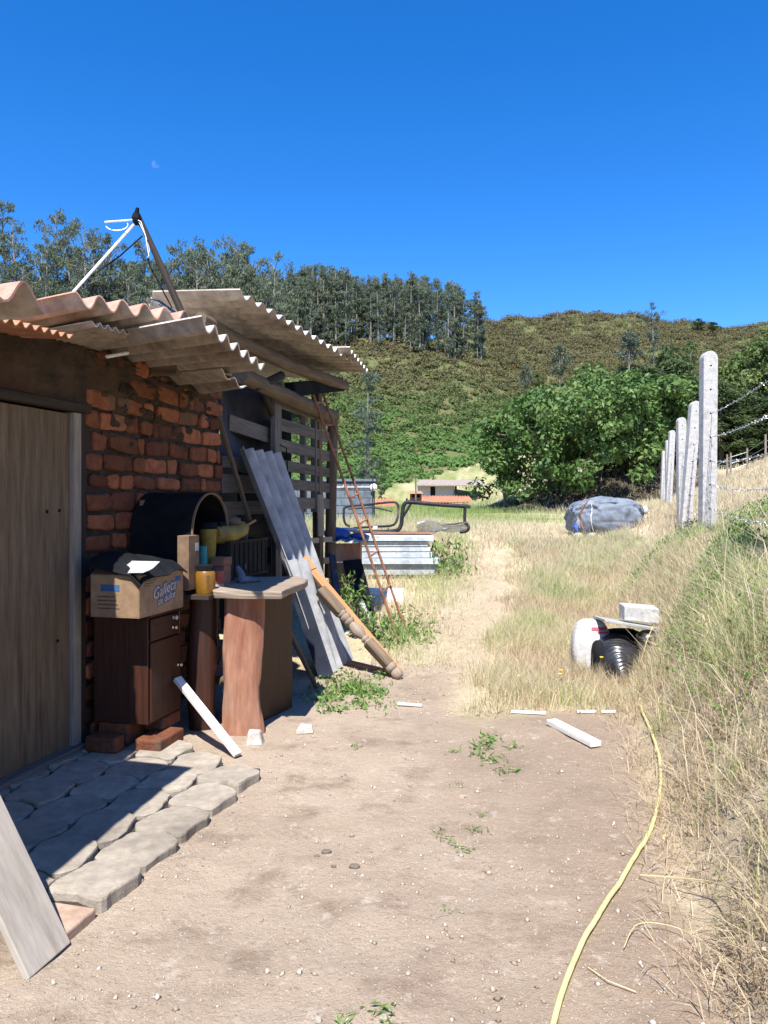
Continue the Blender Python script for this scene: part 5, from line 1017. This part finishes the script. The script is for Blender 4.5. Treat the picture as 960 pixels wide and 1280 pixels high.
# ================================================================ trees
def tree_mesh(seed, kind):
    """returns (trunk MB, leaf verts, quads, tints) for a tree of unit-metre size standing at the origin"""
    r = np.random.default_rng(seed); random.seed(seed); b = MB(); cs, rs = [], []
    if kind == 'euc':                     # tall eucalyptus: bare pale stem, open clumped crown high up
        h = 14.5; top = V((r.normal()*.5, r.normal()*.5, h)); mid = V((top.x*.3+r.normal()*.15, top.y*.3, h*.5)); b.tube([V((0,0,-1)), mid, top*.8+V((0,0,0)), top], [.20,.15,.09,.03], 7)
        k = 0
        for q in range(34):
            t = r.uniform(.22, 1); c = mid.lerp(top, max(0,(t-.5)*2)) if t > .5 else V((0,0,0)).lerp(mid, t*2); L_ = (1.0+1.7*math.sin(math.pi*min(1,(t-.3)/.75)))*r.uniform(.35,1); a = r.random()*6.28
            e = c+V((math.cos(a)*L_, math.sin(a)*L_, L_*r.uniform(.3,.9))); b.tube([c, c.lerp(e,.5)+V((0,0,.15)), e], [.05,.035,.015], 5); cs.append(e); rs.append(r.uniform(.35,.85))
            if r.random() < .6: cs.append(c.lerp(e,.6)+V(r.normal(size=3)*.3)); rs.append(r.uniform(.35,.7))
        per, L_, W_ = 50, .36, .10
    elif kind == 'grove':                 # packed plantation tree: slender, foliage from a third up
        h = 15; top = V((r.normal()*.35, r.normal()*.35, h)); b.tube([V((0,0,-1)), top*.5, top], [.17,.12,.03], 6)
        for q in range(40):
            t = r.uniform(.10, 1) if q % 3 else r.uniform(.4, 1); c = top*t; wdt = (.6+.8*math.sin(math.pi*min(1,(t-.02)/1.02)))*r.uniform(.25,1)*(1 if t < .85 else .55); a = r.random()*6.28; e = c+V((math.cos(a)*wdt, math.sin(a)*wdt, r.uniform(.1,.7)))
            b.tube([c, e], [.03,.012], 4); cs.append(e); rs.append(r.uniform(.35,.75))
        per, L_, W_ = 52, .46, .11
    elif kind == 'slim':                  # slender column
        h = 9.5; top = V((.1,0,h)); b.tube([V((0,0,-.5)), V((.05,0,h*.5)), top], [.12,.09,.02], 6)
        for q in range(44):
            t = r.uniform(.08,1); wdt = (.25+.85*math.sin(math.pi*(t*.9+.06)))*r.uniform(.2,1)*(1 if t > .3 else .7); a = r.random()*6.28; c = top*t; e = c+V((math.cos(a)*wdt, math.sin(a)*wdt, .2)); b.tube([c, e], [.02,.008], 4); cs.append(e); rs.append(r.uniform(.25,.5))
        per, L_, W_ = 60, .22, .08
    elif kind == 'round':                 # rounded small hill tree
        h = 6; b.tube([V((0,0,-.5)), V((.1,0,2.6)), V((0,.1,4.2))], [.13,.10,.05], 6)
        for q in range(26):
            a = r.random()*6.28; t = r.uniform(.42,1); wdt = 1.7*math.sin(math.pi*min(1,(t-.25)/.82))*r.uniform(.3,1); e = V((math.cos(a)*wdt, math.sin(a)*wdt, h*t)); b.tube([V((0,0,h*t*.65)), e], [.04,.01], 4); cs.append(e); rs.append(r.uniform(.4,.8))
        per, L_, W_ = 60, .34, .16
    elif kind == 'conifer':               # drooping dark cypress-like hedge tree
        h = 7.2; b.tube([V((0,0,-.5)), V((0,0,h*.6)), V((.1,0,h))], [.16,.10,.02], 7)
        for q in range(125):
            t = r.uniform(.06,1); wdt = (2.1*(1-t)**.7+.25)*r.uniform(.35,1); a = r.random()*6.28; e = V((math.cos(a)*wdt, math.sin(a)*wdt, h*t-.15*wdt)); 
            if q % 2: b.tube([V((0,0,h*t)), e], [.03,.01], 4)
            cs.append(e); rs.append(r.uniform(.28,.55))
        per, L_, W_ = 85, .26, .06
    elif kind == 'shrub':
        h = 6.2
        for q in range(80):
            a = r.random()*6.28; t = r.uniform(.06,1); wdt = (2.3*math.sin(math.pi*(t*.72+.22)))*r.uniform(.35,1); e = V((math.cos(a)*wdt, math.sin(a)*wdt, h*t)); 
            if q % 3 == 0: b.tube([V((r.normal()*.2,r.normal()*.2,-.3)), V((e.x*.5,e.y*.5,e.z*.6)), e], [.07,.04,.012], 5)
            cs.append(e); rs.append(r.uniform(.35,.75))
        per, L_, W_ = 100, .22, .11
    elif kind == 'broad':                 # the big leafy tree
        h = 4.9
        b.tube([V((-.9,0,-.6)), V((-1.0,.1,.6)), V((-.6,0,1.8))], [.24,.2,.15], 9); b.tube([V((.5,0,-.6)), V((.45,.1,.9)), V((.6,.1,2.2))], [.24,.19,.15], 9); b.tube([V((-2.7,-.2,-.4)), V((-2.9,-.1,.6)), V((-2.6,0,1.6))], [.13,.12,.08], 8)
        for q in range(270):
            a = r.random()*6.28; f = r.random()**.5; ex = math.cos(a)*f; ey = math.sin(a)*f; topz = 5.2-2.3*max(0,-ex-.05)**1.15-1.5*ey*ey-.25*max(0,ex)**3+.5*float(fbm(ex*2.2+7, ey*2.2, 2, 3)); botz = -.1+.25*(1-f)+1.0*max(0,ex)
            z_ = botz+(topz-botz)*(r.random()**.55); e = V((ex*4.1+.15, ey*3.7, z_)); s_ = V((-.6,0,1.8)) if ex < 0 else V((.6,.1,2.2))
            if q % 3 == 0: b.tube([s_, s_.lerp(e,.5)+V((0,0,.25)), e], [.07,.05,.015], 5)
            cs.append(e); rs.append(r.uniform(.38,.72))
        per, L_, W_ = 125, .21, .115
    pts, idx = clump_pts([list(c) for c in cs], rs, per, r=r, squash=.75 if kind != 'euc' else .7)
    ax = None
    if kind in ('euc','grove','slim'): ax = np.tile([[0,0,-1.]], (len(pts),1))+r.normal(size=(len(pts),3))*.6
    if kind == 'conifer': ax = unit(np.stack([pts[:,0], pts[:,1], -.5*np.ones(len(pts))], 1))
    vt, Q = leaf_quads(pts, L_, W_, ax, r) if kind not in ('broad','shrub') else leaf_quads_n(pts, L_, W_, pts-np.array([list(c) for c in cs])[idx]+np.array([0,0,.25]), .55, r); ct = r.random(len(cs)); t = np.clip(.55*ct[idx]+.45*r.random(len(pts)), 0, 1)
    return b, vt, Q, t
def make_tree(name, seed, kind, leafm, barkm, label, loc, sc=1, cat='tree', group=None, rot=0):
    b, vt, Q, t = tree_mesh(seed, kind); o = thing(name, label, cat, (0,0,0), group); part('trunk', b, barkm, o, smooth=True); np_mesh('crown', vt, Q, t, leafm, parent=o)
    o.location = loc; o.scale = (sc,)*3 if not hasattr(sc, '__len__') else sc; o.rotation_euler = (0,0,rot); return o
R2 = np.random.default_rng(99)
# packed grove on the spur
protos = []
GL = 'tall slender eucalyptus packed in the grey green grove on the hill'
for k in range(5): protos.append(make_tree('grove_tree', 300+k, 'grove', 'euc_leaf' if k != 3 else 'euc_pale', 'bark_pale', GL, (0,0,0), group='eucalyptus grove on the hill spur'))
spots = []
tries = 0
while len(spots) < 225 and tries < 9000:
    tries += 1; p = R2.uniform(285, 604); Yq = R2.uniform(118, 186)
    x_ = (p-480)/960*Yq; tt = (hz(x_,Yq)-CH)/Yq*960; base_py = 625-tt
    front = np.interp(p, [285,400,420,450,520,560,605], [446,444,440,439,446,452,458])
    if base_py > front or base_py < front-36 or Yq < np.interp(p, [285,604],[112,150]): continue
    if any((x_-a)**2+(Yq-b_)**2 < 1.35**2 for a, b_, _ in spots): continue
    spots.append((x_, Yq, p))
for k, (x_, Yq, p) in enumerate(spots):
    o = protos[k] if k < 5 else copy_tree(protos[k % 5])
    topy = np.interp(p, [285,345,400,440,455,500,540,560,590,606],[352,346,336,341,352,344,352,356,366,392])+R2.uniform(-4,16)
    zb_ = hz(x_, Yq)-.2; zt_ = CH+Yq*(625-topy)/960; s_ = np.clip((zt_-zb_)/15, .62, 1.5); wz = R2.uniform(.9,1.25); o.location = (x_, Yq, zb_); o.scale = (wz, wz, s_); o.rotation_euler = (0,0,R2.uniform(0,6.28))
# open eucalyptus behind the house
protos = []
OL = 'tall open crowned eucalyptus rising behind the house roof'
for k in range(5): protos.append(make_tree('eucalyptus', 320+k, 'euc', 'euc_leaf', 'bark_pale', OL, (0,0,0), group='eucalyptus row behind the house'))
ed = [(-40,255),(-15,262),(8,250),(22,268),(-30,300),(45,300),(60,285),(72,266),(85,275),(96,280),(108,270),(120,290),(132,292),(60,330),(100,335),(145,318),(160,330),(176,340),(190,320),(205,335),(222,342),(238,300),(250,315),(262,300),(272,302),(282,318),(292,296),(300,325),(312,338),(322,345),(140,345),(235,345),(25,330),(5,310),(330,350),(205,318),(178,300),(35,342),(268,335),(310,322)]
ed += [(float(a_), float(b_)) for a_, b_ in zip(np.linspace(-20, 345, 46)+R2.uniform(-6,6,46), R2.uniform(322, 356, 46))]
ed += [(238,302),(246,308),(258,312),(276,306),(288,300),(294,308),(306,330),(318,342),(328,346),(338,350)]
for k, (p, ty) in enumerate(ed):
    o = protos[k] if k < 5 else copy_tree(protos[k % 5]); Yq = R2.uniform(88,104); x_ = (p-480)/960*Yq; zb_ = hz(x_,Yq)-.3; zt_ = CH+Yq*(625-ty)/960; s_ = max(.45, (zt_-zb_)/15.2); o.location = (x_, Yq, zb_); o.scale = (.75+.25*s_, .75+.25*s_, s_); o.rotation_euler = (0,0,R2.uniform(0,6.28))
# singles
make_tree('leafy_tree', 401, 'broad', 'broad_leaf', 'bark', 'big spreading broad leafed tree, dark shade under it, left of the conifers behind the fence', (7.85, 31.6, 1.3), (1.0,1.0,1.02))
cf = [(782,33.5,1.1,490),(808,32.5,1.15,462),(840,33.5,1.25,452),(868,35,1.15,470),(900,33,1.0,480),(935,34,.95,490),(830,40,1.3,438),(965,33,1.0,495)]
cl = ['dark conifer nearest the big leafy tree', 'second dark conifer from the leafy tree, drooping over the field edge', 'dark conifer straight behind the row of short fence posts', 'dark conifer behind the leaning concrete post', 'dark conifer seen just beside the tallest post', 'dark conifer behind the thin far fence posts', 'tallest conifer standing back behind the others', 'dark conifer at the frame edge beyond the wires']
proto = None
for k, (p, Yq, wz, ty) in enumerate(cf):
    if proto is None: proto = make_tree('conifer', 402, 'conifer', 'conif_leaf', 'bark', cl[0], (0,0,0), group='conifers along the field edge'); o = proto
    elif k == 3: proto = o = make_tree('conifer', 405, 'conifer', 'conif_leaf', 'bark', cl[k], (0,0,0), group='conifers along the field edge')
    else: o = copy_tree(proto); o['label'] = cl[k]
    x_ = (p-480)/960*Yq; zb_ = hz(x_,Yq); s_ = (CH+Yq*(625-ty)/960-zb_)/7.2; o.location = (x_,Yq,zb_); o.scale = (wz,wz,s_); o.rotation_euler = (0,0,R2.uniform(0,6.28))
sl_ = [(915,40,.95,455),(952,38,1.0,425),(985,36,1.1,405),(935,44,.9,440),(880,46,1.0,470)]
sb = ['bright green bushy tree above the tallest post wires', 'taller bushy tree behind the upper barbed wires', 'tallest bushy tree cut by the frame edge', 'bushy tree standing back between two taller ones', 'rounded bush behind the tallest concrete post']
for k, (p, Yq, wz, ty) in enumerate(sl_):
    if k == 0: proto = o = make_tree('bushy_tree', 410, 'shrub', 'shrub_leaf', 'bark', sb[0], (0,0,0), group='bushy trees at the field corner')
    else: o = copy_tree(proto); o['label'] = sb[k]
    x_ = (p-480)/960*Yq; zb_ = hz(x_,Yq)-.2; s_ = (CH+Yq*(625-ty)/960-zb_)/6.3; o.location = (x_,Yq,zb_); o.scale = (wz,wz,s_); o.rotation_euler = (0,0,R2.uniform(0,6.28))
def hilltree(name, px_, base, top, seed, kind, leafm, lb, wd=1.0, hh=6.2, Yfix=None):
    if Yfix: x_, Yq = (px_-480)/960*Yfix, Yfix; zb_ = hz(x_, Yq)
    else: x_, Yq, zb_ = ray_ground(px_, base, 60, 225)
    s_ = (CH+Yq*(625-top)/960-zb_)/hh; make_tree(name, seed, kind, leafm, 'bark_pale', lb, (x_,Yq,zb_-.1), (s_*wd, s_*wd, s_), rot=seed)
hilltree('slender_tree', 459, 606, 466, 420, 'slim', 'euc_pale', 'slender pale green tree rising alone beside the shed eave', 1.25, 9.7, 62)
hilltree('dark_shrub', 476, 604, 570, 421, 'slim', 'conif_leaf', 'dark upright shrub behind the block hut', 1.3, 9.7, 60)
hilltree('small_tree', 656, 502, 456, 422, 'round', 'euc_leaf', 'small hill tree at the edge of the leafy tree top, lower of a close pair', .75)
hilltree('small_tree', 672, 500, 464, 428, 'round', 'scrub_leaf', 'bushy small tree beside the lower hill tree', .9)
hilltree('grey_tree', 700, 492, 430, 423, 'round', 'euc_leaf', 'dark greyish tree alone on the middle of the hill', .72)
hilltree('pale_tree', 787, 475, 413, 424, 'round', 'euc_pale', 'pale blue green tree on the hill above the conifers', .85)
hilltree('tall_tree', 818, 475, 380, 425, 'euc', 'euc_pale', 'tall thin pale tree breaking the ridge line of the hill', 1.0, 15)
hilltree('dark_bush', 863, 470, 425, 426, 'round', 'shrub_leaf', 'green bush on the hillside beside the tallest post', .9)
for p, b_, t_, w_, lb in ((873,408,398,1.3,'small dark tree on the ridge, left of a pair'), (891,411,402,1.5,'small dark tree on the ridge beside its twin'), (749,428,416,1.3,'dark round bush alone high on the hill')):
    hilltree('ridge_tree', p, b_, t_, 430+p, 'round', 'conif_leaf', lb, w_, 6.2, 206 if p > 800 else None)
for p, t_, lb in ((696.5,387,'thin mast standing on the ridge above the grey tree'), (793,391,'thin mast on the ridge beside the tall thin tree')):
    x_ = (p-480)/960*209; b = MB(); b.tube([V((x_,209,hz(x_,209)-1)), P(p, t_, 209)], [.25,.15], 6); tag(b.build('ridge_mast', 'bark'), lb, 'mast')
# ================================================================ hillside scrub: one mass nobody could count
n = 13000; a_ = R2.uniform(200, 1250, n); Yq = 66+154*R2.random(n)**.9; x = (a_-480)/960*Yq; z = H(x, Yq); t = (z-CH)/Yq*960
lim = np.interp(a_, [200,470,490,560,612,700,780,900,1000], [2,14,20,36,58,62,55,25,20]); keep = (t > lim-2) & ((a_ > 606) | (t < np.interp(a_, [200,400,450,520,560,606],[212,203,198,190,184,178]))); x, Yq, z, t, a_ = x[keep], Yq[keep], z[keep], t[keep], a_[keep]
n = len(x); rr = R2.uniform(.7, 2.5, n)*np.clip(Yq/130, .6, 1.4); per = 84; d = unit(R2.normal(size=(n*per,3))); d[:,2] = np.abs(d[:,2]); R_ = np.repeat(rr, per)[:,None]
pts = np.repeat(np.stack([x, Yq, z-.1], 1), per, 0)+d*R_*np.array([1,1,.5])*R2.uniform(.55,1,(n*per,1)); vt, Q = leaf_quads_n(pts, .46, .30, d, .42, R2)
mix_ = np.clip(1.18-.0066*(t-22)+.9*fbm(x*.06, Yq*.06, 3, 91)+R2.normal(0,.09,n), 0, 1)
tt = np.clip(np.repeat(mix_, per)+R2.normal(0,.06,n*per), 0, 1)
o = np_mesh('hillside_scrub', vt, Q, tt, 'scrub_leaf'); tag(o, 'brown and green scrub covering the hill beyond the field', 'scrub', kind='stuff')

# ================================================================ cloud wisp, sky, sun, camera
m = bpy.data.materials.new('cloud_wisp'); m.use_nodes = True; N = m.node_tree.nodes; Ln = m.node_tree.links; tr = N.new('ShaderNodeBsdfTransparent'); ms = N.new('ShaderNodeMixShader'); ms.inputs[0].default_value = .03
N['Principled BSDF'].inputs['Base Color'].default_value = (.9,.9,.9,1); Ln.new(tr.outputs[0], ms.inputs[1]); Ln.new(N['Principled BSDF'].outputs[0], ms.inputs[2]); Ln.new(ms.outputs[0], N['Material Output'].inputs[0]); M['cloud'] = m
b = MB(); c = P(192,205,2600); b.blob(c, (7,5,11), 12, 8, .3); b.blob(c+V((10,0,-8)), (10,5,5), 12, 8, .3); o = b.build('cloud', 'cloud', smooth=True); struct(o); o['label'] = 'faint tiny wisp of cloud high in the blue sky'; o['category'] = 'cloud'
sc = bpy.context.scene
w = bpy.data.worlds.new('World'); sc.world = w; w.use_nodes = True; N = w.node_tree.nodes; Ln = w.node_tree.links
sky = N.new('ShaderNodeTexSky'); sky.sky_type = 'NISHITA'; sky.sun_disc = False; A_, B_ = .10, .62
EL = math.atan(1/math.hypot(A_, B_)); AZ = math.atan2(-A_, -B_)
sky.sun_elevation = EL; sky.sun_rotation = AZ % (2*math.pi); sky.altitude = 1000; sky.air_density = 1.0; sky.dust_density = .4; sky.ozone_density = 1.5
hs = N.new('ShaderNodeHueSaturation'); hs.inputs['Saturation'].default_value = 1.24; gn = N.new('ShaderNodeMix'); gn.data_type = 'RGBA'; gn.blend_type = 'MULTIPLY'; gn.inputs[0].default_value = 1; gn.inputs[7].default_value = (1.0, 1.16, 1.5, 1); Ln.new(sky.outputs[0], gn.inputs[6]); Ln.new(gn.outputs[2], hs.inputs['Color']); Ln.new(hs.outputs[0], N['Background'].inputs[0]); N['Background'].inputs[1].default_value = SKY
su = bpy.data.lights.new('sun', 'SUN'); su.energy = SUN; su.angle = math.radians(.53); su.color = (1,.955,.89); so = bpy.data.objects.new('sun', su); C.objects.link(so); so.location = (0,-5,30)
so.rotation_euler = V((A_, B_, -1)).to_track_quat('-Z', 'Y').to_euler()
cd = bpy.data.cameras.new('camera'); co = bpy.data.objects.new('camera', cd); C.objects.link(co); co.location = (0,0,CH); co.rotation_euler = (math.pi/2,0,0); cd.sensor_width = 36; cd.lens = 27; cd.shift_y = -15/1280; cd.clip_start = .05; cd.clip_end = 6000
sc.camera = co
sc.view_settings.view_transform = 'Standard'; sc.view_settings.look = 'None'; sc.view_settings.gamma = 1; sc.view_settings.use_curve_mapping = False; sc.view_settings.exposure = EXPO
sc.cycles.max_bounces = 8; sc.cycles.diffuse_bounces = 4; sc.cycles.transparent_max_bounces = 8
